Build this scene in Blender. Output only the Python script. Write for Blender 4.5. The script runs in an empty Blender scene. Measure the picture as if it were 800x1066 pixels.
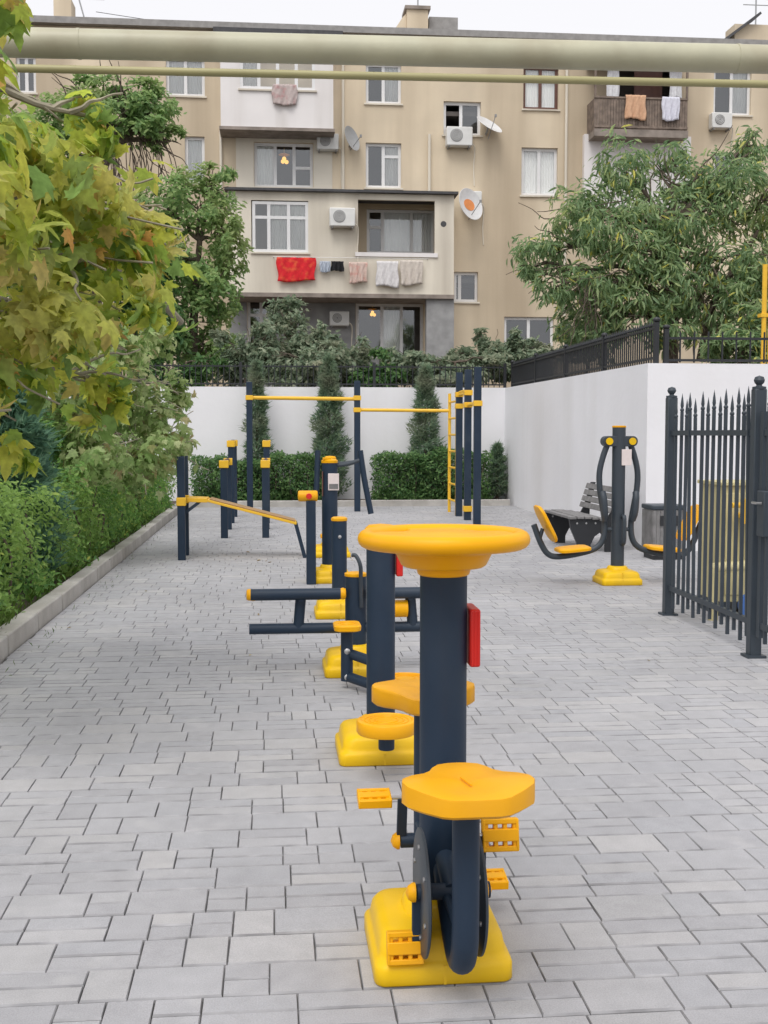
import bpy, bmesh, math, random
import numpy as np
from mathutils import Vector, Matrix
random.seed(7); RNG = np.random.default_rng(7)
scn = bpy.context.scene; COL = scn.collection
PI = math.pi; R = math.radians

# ------------------------------------------------------------------ camera
F, W0, H0, CH = 1200.0, 800.0, 1066.0, 1.5
PITCH = math.atan(81/F); YAW = math.atan(115*math.cos(PITCH)/F)
CAMP = Vector((0, 0, CH))
hf = Vector((math.sin(YAW), math.cos(YAW), 0))
VR = Vector((math.cos(YAW), -math.sin(YAW), 0))
VF = hf*math.cos(PITCH) - Vector((0, 0, math.sin(PITCH)))
VU = hf*math.sin(PITCH) + Vector((0, 0, math.cos(PITCH)))
def at(px, py, Y):
    d = VF*F + VR*(px-W0/2) + VU*(H0/2-py)
    return CAMP + d*(Y/d.y)
def ground(px, py, z=0.0):
    d = VF*F + VR*(px-W0/2) + VU*(H0/2-py)
    return CAMP + d*((z-CH)/d.z)
cd = bpy.data.cameras.new('camera'); cam = bpy.data.objects.new('camera', cd); COL.objects.link(cam)
cam.location = CAMP; cam.rotation_euler = (PI/2-PITCH, 0, -YAW)
cd.sensor_fit = 'HORIZONTAL'; cd.sensor_width = 36; cd.lens = 36*F/W0; cd.clip_end = 800; cd.clip_start = .05
scn.camera = cam

# ------------------------------------------------------------------ materials
def new_mat(name):
    m = bpy.data.materials.new(name); m.use_nodes = True
    nt = m.node_tree; nt.nodes.clear()
    return m, nt, nt.nodes, nt.links
def mat(name, col, rough=.5, metal=0, var=.08, scale=6, bump=0, bscale=60, stain=None, stain_amt=.0, coat=0, streak=False, spec=.5, s0=.5, s1=.75):
    m, nt, N, L = new_mat(name)
    out = N.new('ShaderNodeOutputMaterial'); b = N.new('ShaderNodeBsdfPrincipled')
    L.new(b.outputs[0], out.inputs[0])
    b.inputs['Roughness'].default_value = rough; b.inputs['Metallic'].default_value = metal
    b.inputs['Coat Weight'].default_value = coat; b.inputs['Specular IOR Level'].default_value = spec
    tc = N.new('ShaderNodeTexCoord')
    nz = N.new('ShaderNodeTexNoise'); nz.inputs['Scale'].default_value = scale; nz.inputs['Detail'].default_value = 5
    L.new(tc.outputs['Object'], nz.inputs['Vector'])
    cr = N.new('ShaderNodeValToRGB'); L.new(nz.outputs['Fac'], cr.inputs[0])
    cr.color_ramp.elements[0].position = .3; cr.color_ramp.elements[1].position = .72
    cr.color_ramp.elements[0].color = (*[c*(1-var) for c in col], 1)
    cr.color_ramp.elements[1].color = (*[min(1, c*(1+var)) for c in col], 1)
    c_out = cr.outputs[0]
    if stain:
        n2 = N.new('ShaderNodeTexNoise'); n2.inputs['Scale'].default_value = scale*.45; n2.inputs['Detail'].default_value = 7
        mp = N.new('ShaderNodeMapping'); L.new(tc.outputs['Object'], mp.inputs[0])
        mp.inputs['Location'].default_value = (3.3, 1.7, 5.1)
        if streak: mp.inputs['Scale'].default_value = (2.5, 2.5, .18)
        L.new(mp.outputs[0], n2.inputs['Vector'])
        r2 = N.new('ShaderNodeValToRGB'); L.new(n2.outputs['Fac'], r2.inputs[0])
        r2.color_ramp.elements[0].position = s0; r2.color_ramp.elements[1].position = s1
        r2.color_ramp.elements[0].color = (0, 0, 0, 1); r2.color_ramp.elements[1].color = (stain_amt,)*3+(1,)
        mx = N.new('ShaderNodeMix'); mx.data_type = 'RGBA'
        L.new(r2.outputs[0], mx.inputs[0]); L.new(c_out, mx.inputs[6]); mx.inputs[7].default_value = (*stain, 1)
        c_out = mx.outputs[2]
    L.new(c_out, b.inputs['Base Color'])
    if bump:
        n3 = N.new('ShaderNodeTexNoise'); n3.inputs['Scale'].default_value = bscale; n3.inputs['Detail'].default_value = 4
        L.new(tc.outputs['Object'], n3.inputs['Vector'])
        bp = N.new('ShaderNodeBump'); bp.inputs['Strength'].default_value = bump; bp.inputs['Distance'].default_value = .01
        L.new(n3.outputs['Fac'], bp.inputs['Height']); L.new(bp.outputs[0], b.inputs['Normal'])
        mr = N.new('ShaderNodeMapRange'); L.new(nz.outputs['Fac'], mr.inputs[0])
        mr.inputs[3].default_value = max(0, rough-.08); mr.inputs[4].default_value = min(1, rough+.08)
        L.new(mr.outputs[0], b.inputs['Roughness'])
    return m
def leaf_mat(name, stops, trans=.35, patch=None, patch_scale=.8, gloss=.25):
    m, nt, N, L = new_mat(name)
    out = N.new('ShaderNodeOutputMaterial'); geo = N.new('ShaderNodeNewGeometry')
    cr = N.new('ShaderNodeValToRGB'); L.new(geo.outputs['Random Per Island'], cr.inputs[0])
    e = cr.color_ramp.elements
    while len(e) < len(stops): e.new(.5)
    for i, (p, c) in enumerate(stops): e[i].position = p; e[i].color = (*c, 1)
    c_out = cr.outputs[0]
    tc = N.new('ShaderNodeTexCoord'); nz = N.new('ShaderNodeTexNoise'); nz.inputs['Scale'].default_value = patch_scale
    L.new(tc.outputs['Object'], nz.inputs['Vector'])
    if patch:
        r2 = N.new('ShaderNodeValToRGB'); L.new(nz.outputs['Fac'], r2.inputs[0])
        r2.color_ramp.elements[0].position = .5; r2.color_ramp.elements[1].position = .66
        r2.color_ramp.elements[1].color = (.75, .75, .75, 1)
        mx = N.new('ShaderNodeMix'); mx.data_type = 'RGBA'; L.new(r2.outputs[0], mx.inputs[0]); L.new(c_out, mx.inputs[6])
        mx.inputs[7].default_value = (*patch, 1); c_out = mx.outputs[2]
    n4 = N.new('ShaderNodeTexNoise'); n4.inputs['Scale'].default_value = 28; n4.inputs['Detail'].default_value = 3; L.new(tc.outputs['Object'], n4.inputs['Vector'])
    m4 = N.new('ShaderNodeMapRange'); L.new(n4.outputs['Fac'], m4.inputs[0]); m4.inputs[1].default_value = .3; m4.inputs[2].default_value = .7; m4.inputs[3].default_value = .85; m4.inputs[4].default_value = 1.3
    x4 = N.new('ShaderNodeMix'); x4.data_type = 'RGBA'; x4.blend_type = 'MULTIPLY'; x4.inputs[0].default_value = 1; L.new(c_out, x4.inputs[6]); L.new(m4.outputs[0], x4.inputs[7]); c_out = x4.outputs[2]
    b = N.new('ShaderNodeBsdfPrincipled'); b.inputs['Roughness'].default_value = .45
    b.inputs['Specular IOR Level'].default_value = gloss; L.new(c_out, b.inputs['Base Color'])
    t = N.new('ShaderNodeBsdfTranslucent'); L.new(c_out, t.inputs['Color'])
    ms = N.new('ShaderNodeMixShader'); ms.inputs[0].default_value = trans+.08
    L.new(b.outputs[0], ms.inputs[1]); L.new(t.outputs[0], ms.inputs[2]); L.new(ms.outputs[0], out.inputs[0])
    return m
M = {}
M['steel'] = mat('slate blue powder coat', (.014, .029, .054), .5, var=.1, scale=4, bump=.05, bscale=300, stain=(.05, .065, .085), stain_amt=.5, spec=.35)
M['steel2'] = mat('dark grey powder coat', (.036, .048, .062), .48, var=.08, scale=4, bump=.05, bscale=300)
M['black'] = mat('black metal', (.018, .02, .024), .5, var=.1)
M['amber'] = mat('amber plastic', (.85, .405, .003), .4, var=.05, scale=5, bump=.05, bscale=200, stain=(.62, .30, .06), stain_amt=.3, spec=.22)
M['yellow'] = mat('yellow plastic', (.84, .52, .002), .42, var=.05, scale=5, bump=.05, bscale=120, stain=(.5, .33, .06), stain_amt=.4, spec=.25)
M['ypaint'] = mat('yellow paint', (.82, .48, .03), .4, var=.06)
M['red'] = mat('red enamel plate', (.66, .02, .014), .42, var=.06)
M['bolt'] = mat('galvanised bolt', (.5, .5, .5), .35, .9)
M['sign'] = mat('pale sign', (.75, .66, .64), .5, var=.04, scale=30)
M['wall'] = mat('white plaster', (.80, .795, .82), .85, var=.035, scale=.8, bump=.35, bscale=9, stain=(.64, .63, .62), stain_amt=.45, streak=True)
M['tan'] = mat('tan render', (.69, .585, .435), .9, var=.14, scale=.4, bump=.35, bscale=18, stain=(.40, .32, .225), stain_amt=.85, streak=True, s0=.41, s1=.66)
M['cream'] = mat('cream render', (.74, .685, .58), .9, var=.07, scale=.7, bump=.2, bscale=18, stain=(.46, .41, .34), stain_amt=.8, streak=True, s0=.46, s1=.7)
M['white_render'] = mat('white panel', (.78, .75, .74), .7, var=.04, scale=.9, stain=(.5, .46, .42), stain_amt=.6, streak=True)
M['grey_stone'] = mat('grey stone', (.30, .30, .30), .9, var=.2, scale=2.5, bump=.3)
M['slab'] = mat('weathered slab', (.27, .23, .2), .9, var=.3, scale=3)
M['roof'] = mat('roof felt', (.07, .07, .075), .8, var=.2)
M['roofgrey'] = mat('roof cement', (.30, .29, .28), .85, var=.15)
M['pvc'] = mat('white pvc frame', (.74, .74, .74), .4, var=.03)
M['brownframe'] = mat('brown frame', (.12, .05, .035), .5, var=.15)
M['curtain'] = mat('net curtain', (.88, .86, .83), .9, var=.06, scale=1.5)
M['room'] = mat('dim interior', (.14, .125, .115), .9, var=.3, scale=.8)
M['wood'] = mat('weathered wood', (.20, .155, .125), .8, var=.4, scale=5)
M['concrete'] = mat('kerb concrete', (.46, .44, .41), .9, var=.12, scale=5, bump=.4, bscale=90, stain=(.27, .25, .22), stain_amt=.6)
M['soil'] = mat('soil', (.085, .065, .048), .95, var=.4, scale=9, bump=1, bscale=40)
M['pipe'] = mat('pale gas pipe paint', (.47, .455, .33), .45, var=.09, scale=3, bump=.1, bscale=25, stain=(.30, .25, .16), stain_amt=.7)
M['pipe_thin'] = mat('ochre pipe paint', (.36, .33, .16), .5, var=.08, scale=2)
M['bark'] = mat('bark', (.11, .085, .065), .9, var=.35, scale=14, bump=.8, bscale=40)
M['palebark'] = mat('pale bark', (.30, .27, .2), .9, var=.3, scale=8, bump=.4, bscale=40)
M['ac'] = mat('white ac casing', (.70, .70, .68), .4, var=.04)
M['acgrill'] = mat('grey grille', (.26, .26, .26), .6)
M['dishgrey'] = mat('grey dish', (.36, .37, .38), .5)
M['dishwhite'] = mat('white dish', (.66, .66, .66), .45, stain=(.6, .28, .1), stain_amt=0)
M['orange'] = mat('orange print', (.72, .26, .08), .6)
M['cab'] = mat('cream cabinet', (.60, .53, .28), .5, var=.06, stain=(.4, .33, .16), stain_amt=.4)
M['blue'] = mat('blue valve', (.05, .14, .4), .5)
M['slat'] = mat('grey bench slat', (.19, .185, .185), .7, var=.25, scale=10)
M['galv'] = mat('grey bin panel', (.33, .33, .33), .5, var=.1)
def cloth(n, c, c2=None):
    return mat('cloth '+n, c, .95, var=.1, scale=12, stain=c2, stain_amt=.85 if c2 else 0)
def glass_mat():
    m, nt, N, L = new_mat('window glass')
    out = N.new('ShaderNodeOutputMaterial'); t = N.new('ShaderNodeBsdfTransparent'); t.inputs[0].default_value = (.93, .95, .95, 1)
    g = N.new('ShaderNodeBsdfGlossy'); g.inputs['Roughness'].default_value = .03; g.inputs['Color'].default_value = (.9, .93, .95, 1)
    fr = N.new('ShaderNodeFresnel'); fr.inputs[0].default_value = 1.65
    ad = N.new('ShaderNodeMath'); ad.inputs[1].default_value = .1; L.new(fr.outputs[0], ad.inputs[0])
    ms = N.new('ShaderNodeMixShader'); L.new(ad.outputs[0], ms.inputs[0]); L.new(t.outputs[0], ms.inputs[1]); L.new(g.outputs[0], ms.inputs[2])
    L.new(ms.outputs[0], out.inputs[0]); return m
M['glass'] = glass_mat()
def lamp_mat():
    m, nt, N, L = new_mat('lamp glow'); out = N.new('ShaderNodeOutputMaterial'); e = N.new('ShaderNodeEmission')
    e.inputs[0].default_value = (1, .5, .1, 1); e.inputs[1].default_value = 1.1; L.new(e.outputs[0], out.inputs[0]); return m
M['lamp'] = lamp_mat()
def paver_mat():
    m, nt, N, L = new_mat('grey concrete paver')
    out = N.new('ShaderNodeOutputMaterial'); b = N.new('ShaderNodeBsdfPrincipled'); L.new(b.outputs[0], out.inputs[0])
    geo = N.new('ShaderNodeNewGeometry'); cr = N.new('ShaderNodeValToRGB'); L.new(geo.outputs['Random Per Island'], cr.inputs[0])
    st = [(0, (.345, .343, .36)), (.3, (.385, .382, .396)), (.6, (.362, .363, .382)), (.85, (.42, .413, .418)), (1, (.368, .366, .376))]
    e = cr.color_ramp.elements
    while len(e) < len(st): e.new(.5)
    for i, (p, c) in enumerate(st): e[i].position = p; e[i].color = (*c, 1)
    tc = N.new('ShaderNodeTexCoord')
    def noise(s, d=6):
        n = N.new('ShaderNodeTexNoise'); n.inputs['Scale'].default_value = s; n.inputs['Detail'].default_value = d
        L.new(tc.outputs['Object'], n.inputs['Vector']); return n
    def mul(c, fac_node, lo, hi):
        mr = N.new('ShaderNodeMapRange'); L.new(fac_node.outputs['Fac'], mr.inputs[0]); mr.inputs[1].default_value = .3; mr.inputs[2].default_value = .7
        mr.inputs[3].default_value = lo; mr.inputs[4].default_value = hi
        mx = N.new('ShaderNodeMix'); mx.data_type = 'RGBA'; mx.blend_type = 'MULTIPLY'; mx.inputs[0].default_value = 1
        L.new(c, mx.inputs[6]); L.new(mr.outputs[0], mx.inputs[7]); return mx.outputs[2]
    c = mul(cr.outputs[0], noise(.55), .88, 1.10); c = mul(c, noise(2.3), .95, 1.05); c = mul(c, noise(14), .94, 1.05); fine = noise(240, 3); c = mul(c, fine, .86, 1.12)
    # pale efflorescence smears
    n = noise(3.1, 8); r2 = N.new('ShaderNodeValToRGB'); L.new(n.outputs['Fac'], r2.inputs[0])
    r2.color_ramp.elements[0].position = .62; r2.color_ramp.elements[1].position = .78; r2.color_ramp.elements[1].color = (.5, .5, .5, 1)
    mx = N.new('ShaderNodeMix'); mx.data_type = 'RGBA'; L.new(r2.outputs[0], mx.inputs[0]); L.new(c, mx.inputs[6]); mx.inputs[7].default_value = (.56, .55, .54, 1)
    L.new(mx.outputs[2], b.inputs['Base Color']); b.inputs['Roughness'].default_value = .78
    bp = N.new('ShaderNodeBump'); bp.inputs['Strength'].default_value = .35; bp.inputs['Distance'].default_value = .003
    L.new(fine.outputs['Fac'], bp.inputs['Height']); L.new(bp.outputs[0], b.inputs['Normal'])
    return m
M['paver'] = paver_mat()
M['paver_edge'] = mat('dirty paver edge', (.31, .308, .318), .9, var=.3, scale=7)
M['joint'] = mat('joint sand', (.19, .185, .18), .95, var=.3, scale=8)
M['leaf_maple'] = leaf_mat('plane tree leaves', [(0, (0.206, 0.330, 0.096)), (.25, (0.302, 0.426, 0.083)), (.55, (0.468, 0.550, 0.083)), (.85, (0.578, 0.578, 0.096)), (.95, (0.578, 0.468, 0.151)), (1, (0.550, 0.275, 0.083))], .55, (0.650, 0.600, 0.213), .9, .3)
M['leaf_sap'] = leaf_mat('pale sapling leaves', [(0, (.24, .36, .13)), (.5, (.38, .48, .20)), (.9, (.55, .60, .32)), (1, (.42, .30, .16))], .5, (.27, .42, .14), .8)
M['leaf_hedge'] = leaf_mat('hedge leaves', [(0, (0.101, 0.230, 0.072)), (.4, (0.158, 0.317, 0.079)), (.8, (0.230, 0.418, 0.101)), (.96, (0.360, 0.518, 0.158)), (1, (0.518, 0.547, 0.115))], .42, (0.274, 0.418, 0.094), .7, .35)
M['leaf_dark'] = leaf_mat('dark hedge leaves', [(0, (0.058, 0.137, 0.050)), (.5, (0.101, 0.202, 0.065)), (1, (0.187, 0.302, 0.108))], .35)
M['leaf_conifer'] = leaf_mat('conifer sprays', [(0, (0.099, 0.204, 0.143)), (.5, (0.138, 0.264, 0.171)), (1, (0.209, 0.352, 0.209))], .35)
M['leaf_cypress'] = leaf_mat('cypress sprays', [(0, (0.108, 0.176, 0.121)), (.5, (0.162, 0.250, 0.155)), (1, (0.257, 0.338, 0.203))], .35, (0.297, 0.297, 0.216), 1.4)
M['leaf_willow'] = leaf_mat('long narrow leaves', [(0, (0.173, 0.270, 0.135)), (.4, (0.238, 0.356, 0.173)), (.75, (0.356, 0.464, 0.238)), (.96, (0.475, 0.562, 0.259)), (1, (0.850, 0.756, 0.173))], .48, (0.367, 0.410, 0.173), .35, .35)
M['leaf_green'] = leaf_mat('bright tree leaves', [(0, (0.180, 0.300, 0.120)), (.5, (0.264, 0.408, 0.156)), (1, (0.408, 0.528, 0.216))], .45, (0.384, 0.432, 0.180), .6)
M['leaf_grey'] = leaf_mat('grey green shrub leaves', [(0, (0.168, 0.230, 0.157)), (.5, (0.235, 0.308, 0.202)), (1, (0.414, 0.448, 0.314))], .42, (0.370, 0.336, 0.246), .5)
M['grass'] = leaf_mat('weeds', [(0, (.06, .13, .02)), (1, (.12, .18, .04))], .3)
M['pad'] = mat('tan vinyl pad', (.36, .22, .10), .6, var=.1)
M['litter'] = leaf_mat('dry leaf', [(0, (.20, .13, .06)), (1, (.33, .26, .1))], .1)

# ------------------------------------------------------------------ mesh helpers
class MB:
    def __init__(s): s.bm = bmesh.new()
    def box(s, c, size, rot=None):
        m = Matrix.Translation(Vector(c)) @ ((rot.to_4x4()) if rot else Matrix.Identity(4)) @ Matrix.Diagonal((*size, 1))
        bmesh.ops.create_cube(s.bm, size=1, matrix=m); return s
    def bounds(s, a, b):
        a, b = Vector(a), Vector(b); return s.box((a+b)/2, [abs(x) for x in (b-a)])
    def bar(s, a, b, w, h, up=(0, 0, 1)):            # rectangular bar between two points
        a, b = Vector(a), Vector(b); d = b-a; y = d.normalized(); u = Vector(up)
        if abs(y.dot(u)) > .95: u = Vector((1, 0, 0))
        x = y.cross(u).normalized(); z = x.cross(y)
        return s.box((a+b)/2, (w, d.length, h), Matrix((x, y, z)).transposed())
    def tube(s, pts, r, n=16, cap=True):
        pts = [Vector(p) for p in pts]; rs = r if isinstance(r, (list, tuple)) else [r]*len(pts)
        rings = []; prev = None
        for i, p in enumerate(pts):
            t = (pts[min(i+1, len(pts)-1)]-pts[max(i-1, 0)]).normalized()
            if prev is None:
                u = Vector((0, 0, 1)) if abs(t.z) < .9 else Vector((1, 0, 0)); x = t.cross(u).normalized()
            else:
                x = (prev-t*prev.dot(t)).normalized()
            prev = x; y = t.cross(x)
            rings.append([s.bm.verts.new(p+(x*math.cos(2*PI*k/n)+y*math.sin(2*PI*k/n))*rs[i]) for k in range(n)])
        for a, b in zip(rings, rings[1:]):
            for k in range(n): s.bm.faces.new((a[k], a[(k+1) % n], b[(k+1) % n], b[k]))
        if cap: s.bm.faces.new(rings[0][::-1]); s.bm.faces.new(rings[-1])
        return s
    def lathe(s, prof, c=(0, 0, 0), axis='Z', n=32, sx=1, sy=1):
        c = Vector(c)
        def P(r, z, a):
            v = Vector((r*math.cos(a)*sx, r*math.sin(a)*sy, z))
            if axis == 'X': v = Vector((v.z, v.x, v.y))
            if axis == 'Y': v = Vector((v.x, -v.z, v.y))
            return c+v
        rings = [[s.bm.verts.new(P(max(r, 1e-4), z, 2*PI*k/n)) for k in range(n)] for r, z in prof]
        for a, b in zip(rings, rings[1:]):
            for k in range(n): s.bm.faces.new((a[k], a[(k+1) % n], b[(k+1) % n], b[k]))
        s.bm.faces.new(rings[0][::-1]); s.bm.faces.new(rings[-1]); return s
    def torus(s, c, R_, r, n=48, m=14, sx=1, sy=1):
        c = Vector(c); rings = []
        for i in range(n):
            a = 2*PI*i/n
            rings.append([s.bm.verts.new(c+Vector(((R_+r*math.cos(2*PI*j/m))*math.cos(a)*sx, (R_+r*math.cos(2*PI*j/m))*math.sin(a)*sy, r*math.sin(2*PI*j/m)))) for j in range(m)])
        for i in range(n):
            a, b = rings[i], rings[(i+1) % n]
            for j in range(m): s.bm.faces.new((a[j], b[j], b[(j+1) % m], a[(j+1) % m]))
        return s
    def loft(s, rings, closed=True):
        vs = [[s.bm.verts.new(p) for p in r] for r in rings]; n = len(vs[0])
        for a, b in zip(vs, vs[1:]):
            for k in range(n): s.bm.faces.new((a[k], a[(k+1) % n], b[(k+1) % n], b[k]))
        s.bm.faces.new(vs[0][::-1]); s.bm.faces.new(vs[-1]); return s
    def prism(s, outline, z0, z1, xf=None):
        f = (lambda v: xf @ v) if xf else (lambda v: v)
        return s.loft([[f(Vector((x, y, z))) for x, y in outline] for z in (z0, z1)])
    def face(s, pts): s.bm.faces.new([s.bm.verts.new(Vector(p)) for p in pts]); return s
    def build(s, name, m, parent=None, bevel=0, smooth=35, off=None, seg=2):
        bm = s.bm
        if off is not None: bmesh.ops.translate(bm, verts=bm.verts, vec=-Vector(off))
        bmesh.ops.recalc_face_normals(bm, faces=bm.faces)
        me = bpy.data.meshes.new(name); bm.to_mesh(me); bm.free(); me.materials.append(m)
        if smooth:
            me.shade_smooth(); me.set_sharp_from_angle(angle=R(smooth))
        o = bpy.data.objects.new(name, me); COL.objects.link(o)
        if parent: o.parent = parent
        if bevel:
            b = o.modifiers.new('bevel', 'BEVEL'); b.width = bevel; b.segments = seg; b.limit_method = 'ANGLE'; b.angle_limit = R(40); b.harden_normals = False
        return o
def tag(o, label=None, cat=None, group=None, kind=None):
    if label: o['label'] = label
    if cat: o['category'] = cat
    if group: o['group'] = group
    if kind: o['kind'] = kind
    return o
def thing(name, label, cat, loc=(0, 0, 0), rz=0, group=None):
    o = bpy.data.objects.new(name, None); COL.objects.link(o); o.location = loc; o.rotation_euler = (0, 0, rz); o.empty_display_size = .1
    return tag(o, label, cat, group)
def dup(o, parent=None):
    c = o.copy(); COL.objects.link(c); c.parent = parent
    for ch in list(o.children): dup(ch, c)
    return c
def curve(pts, n=8):                                  # Catmull-Rom through points
    P = [Vector(p) for p in pts]; P = [P[0]*2-P[1]]+P+[P[-1]*2-P[-2]]; out = []
    for i in range(1, len(P)-2):
        for k in range(n):
            t = k/n
            out.append(.5*((2*P[i])+(P[i+1]-P[i-1])*t+(2*P[i-1]-5*P[i]+4*P[i+1]-P[i+2])*t*t+(3*P[i]-P[i-1]-3*P[i+1]+P[i+2])*t**3))
    return out+[P[-2]]
def rrect(hx, hy, r, z, n=6, c=(0, 0)):
    out = []
    for cx, cy, a0 in ((hx-r, hy-r, 0), (-hx+r, hy-r, 90), (-hx+r, -hy+r, 180), (hx-r, -hy+r, 270)):
        for k in range(n+1):
            a = R(a0+90*k/n); out.append(Vector((c[0]+cx+r*math.cos(a), c[1]+cy+r*math.sin(a), z)))
    return out

# ------------------------------------------------------------------ leaves
def half_to_leaf(h, ctr):
    o = h+[(-x, y) for x, y in h[::-1] if x > 1e-6]
    v = [(ctr[0], ctr[1], 0)]+[(x, y, 0) for x, y in o]
    f = [(0, i+1, (i+1) % len(o)+1) for i in range(len(o))]
    return v, f
T_MAPLE = half_to_leaf([(0, -.02), (.2, -.16), (.22, -.03), (.52, .06), (.38, .2), (.55, .52), (.3, .44), (.19, .58), (.2, .72), (0, 1.0)], (0, .3))
T_MAPLE = ([(x, y, -.5*x*x-.25*y*y+.1*abs(x)) for x, y, z in T_MAPLE[0]], T_MAPLE[1])
T_OVAL = ([(0, 0, 0), (.22, .3, .06), (.2, .65, .04), (0, 1, -.08), (-.2, .65, .04), (-.22, .3, .06)], [(0, 1, 2, 3), (0, 3, 4, 5)])
T_LONG = ([(0, 0, 0), (.1, .35, .02), (.08, .7, -.06), (0, 1, -.2), (-.08, .7, -.06), (-.1, .35, .02)], [(0, 1, 2, 3), (0, 3, 4, 5)])
T_SPRAY = ([(0, 0, 0), (.1, .35, .05), (.02, .5, 0), (.0, 1, .0), (-.04, .5, 0), (-.12, .3, -.04)], [(0, 1, 2), (0, 2, 3, 4), (0, 4, 5)])
T_GRASS = ([(-.03, 0, 0), (.03, 0, 0), (.02, .6, .08), (0, 1, .3)], [(0, 1, 2), (0, 2, 3)])
def leaf_mesh(name, tmpl, pos, size, nrm, tip, m, parent=None, jit=.35):
    """pos (n,3); size (n,); nrm, tip (n,3) preferred normal and tip direction"""
    n = len(pos); tv = np.array(tmpl[0]); pos = np.asarray(pos, float)
    z = np.asarray(nrm, float)+RNG.normal(0, jit, (n, 3)); z /= np.linalg.norm(z, axis=1)[:, None]+1e-9
    y = np.asarray(tip, float)+RNG.normal(0, jit, (n, 3)); y -= z*(y*z).sum(1)[:, None]; y /= np.linalg.norm(y, axis=1)[:, None]+1e-9
    x = np.cross(y, z); s = np.asarray(size)[:, None, None]
    cu = RNG.uniform(.2, 2.4, n)[:, None, None]; wd = RNG.uniform(.75, 1.12, n)[:, None, None]
    V = pos[:, None, :]+s*(tv[None, :, 0:1]*wd*x[:, None]+tv[None, :, 1:2]*y[:, None]+tv[None, :, 2:3]*cu*z[:, None])
    nv = len(tv); V = V.reshape(-1, 3)
    li, ls, base = [], [], 0
    for f in tmpl[1]: ls.append(len(f)); li += list(f)
    li = (np.array(li)[None]+(np.arange(n)*nv)[:, None]).ravel(); ls = np.tile(ls, n)
    me = bpy.data.meshes.new(name); me.vertices.add(len(V)); me.vertices.foreach_set('co', V.ravel())
    me.loops.add(len(li)); me.loops.foreach_set('vertex_index', li.astype(np.int32))
    me.polygons.add(len(ls)); me.polygons.foreach_set('loop_start', np.concatenate([[0], np.cumsum(ls)[:-1]]).astype(np.int32))
    me.update(calc_edges=True); me.validate(); me.materials.append(m)
    o = bpy.data.objects.new(name, me); COL.objects.link(o)
    if parent: o.parent = parent
    return o
def ball_pts(clusters, n, shell=.55, spread=.16, clump=55):
    """clusters (x,y,z,rx,ry,rz): leaf positions gathered in sub-clumps, outward normals"""
    P, Nn = [], []; wts = np.array([c[3]*c[4]*c[5] for c in clusters])**.7; wts /= wts.sum()
    for c, w in zip(clusters, wts):
        k = max(8, int(n*w)); nc = max(4, k//clump)
        d = RNG.normal(size=(nc, 3)); d /= np.linalg.norm(d, axis=1)[:, None]
        rad = (shell+(1-shell)*RNG.random(nc))*RNG.uniform(.75, 1.12, nc)
        sub = d*rad[:, None]
        idx = RNG.integers(0, nc, k); q = sub[idx]+RNG.normal(0, spread, (k, 3))
        P.append(np.array(c[:3])+q*np.array(c[3:6])); Nn.append(q/(np.linalg.norm(q, axis=1)[:, None]+1e-6))
    return np.concatenate(P), np.concatenate(Nn)
def limb_pts(a, b, sag=0, wob=.08):
    a, b = Vector(a), Vector(b); L_ = (b-a).length; pts = []
    for i in range(6):
        t = i/5; p = a.lerp(b, t); p += Vector((random.gauss(0, wob), random.gauss(0, wob), random.gauss(0, wob)))*L_*.35*(0 if i in (0, 5) else 1); p.z += sag*math.sin(PI*t)*L_
        pts.append(p)
    return curve(pts, 3)
def tree(name, label, cat, base, trunk, r0, clusters, n, lm, tmpl, size, bark='bark', droop=0, up=.5, group=None, forks=None, twigs=0, shell=.55, spread=.16, clump=55):
    """trunk: world points; clusters world (x,y,z,rx,ry,rz)"""
    base = Vector(base); root = thing(name, label, cat, base, 0, group)
    tb = MB(); tp = curve(trunk, 4); k = len(tp)
    tb.tube(tp, [r0*(1-.5*i/(k-1)) for i in range(k)], 10)
    top = Vector(tp[-1]); mid = Vector(tp[int(k*.6)])
    for c in clusters:
        cc = Vector(c[:3]); st = min(tp[int(k*.35):], key=lambda p: (Vector(p)-cc).length+abs(Vector(p).z-cc.z)*.5)
        lp = limb_pts(st, cc, .06); kk = len(lp)
        tb.tube(lp, [max(.012, r0*.42*(1-.8*i/(kk-1))) for i in range(kk)], 7)
        for _ in range(3+twigs):
            e = cc+Vector((random.gauss(0, .55)*c[3], random.gauss(0, .55)*c[4], random.gauss(0, .55)*c[5]))
            lp2 = limb_pts(lp[int(kk*random.uniform(.4, .9))], e, .05); k2 = len(lp2)
            tb.tube(lp2, [max(.006, r0*.14*(1-.8*i/(k2-1))) for i in range(k2)], 5)
    tb.build('trunk', M[bark], root, off=base)
    P, Nn = ball_pts(clusters, n, shell, spread, clump); k = len(P)
    nr = Nn*.6+np.array([0, 0, up]); tip = RNG.normal(0, .6, (k, 3))+Nn*.5+np.array([0, 0, -droop])
    leaf_mesh('crown', tmpl, P-np.array(base), RNG.uniform(size*.65, size*1.2, k), nr, tip, M[lm], root)
    return root
def PC(px, py, Y, rpx, rpy=None, ry=None):           # a clump seen at a pixel, at a real depth
    p = at(px, py, Y); s = Y/F; rx = rpx*s; rz = (rpy or rpx)*s
    return (p.x, p.y, p.z, rx, ry or max(rx, rz)*.9, rz)

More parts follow.
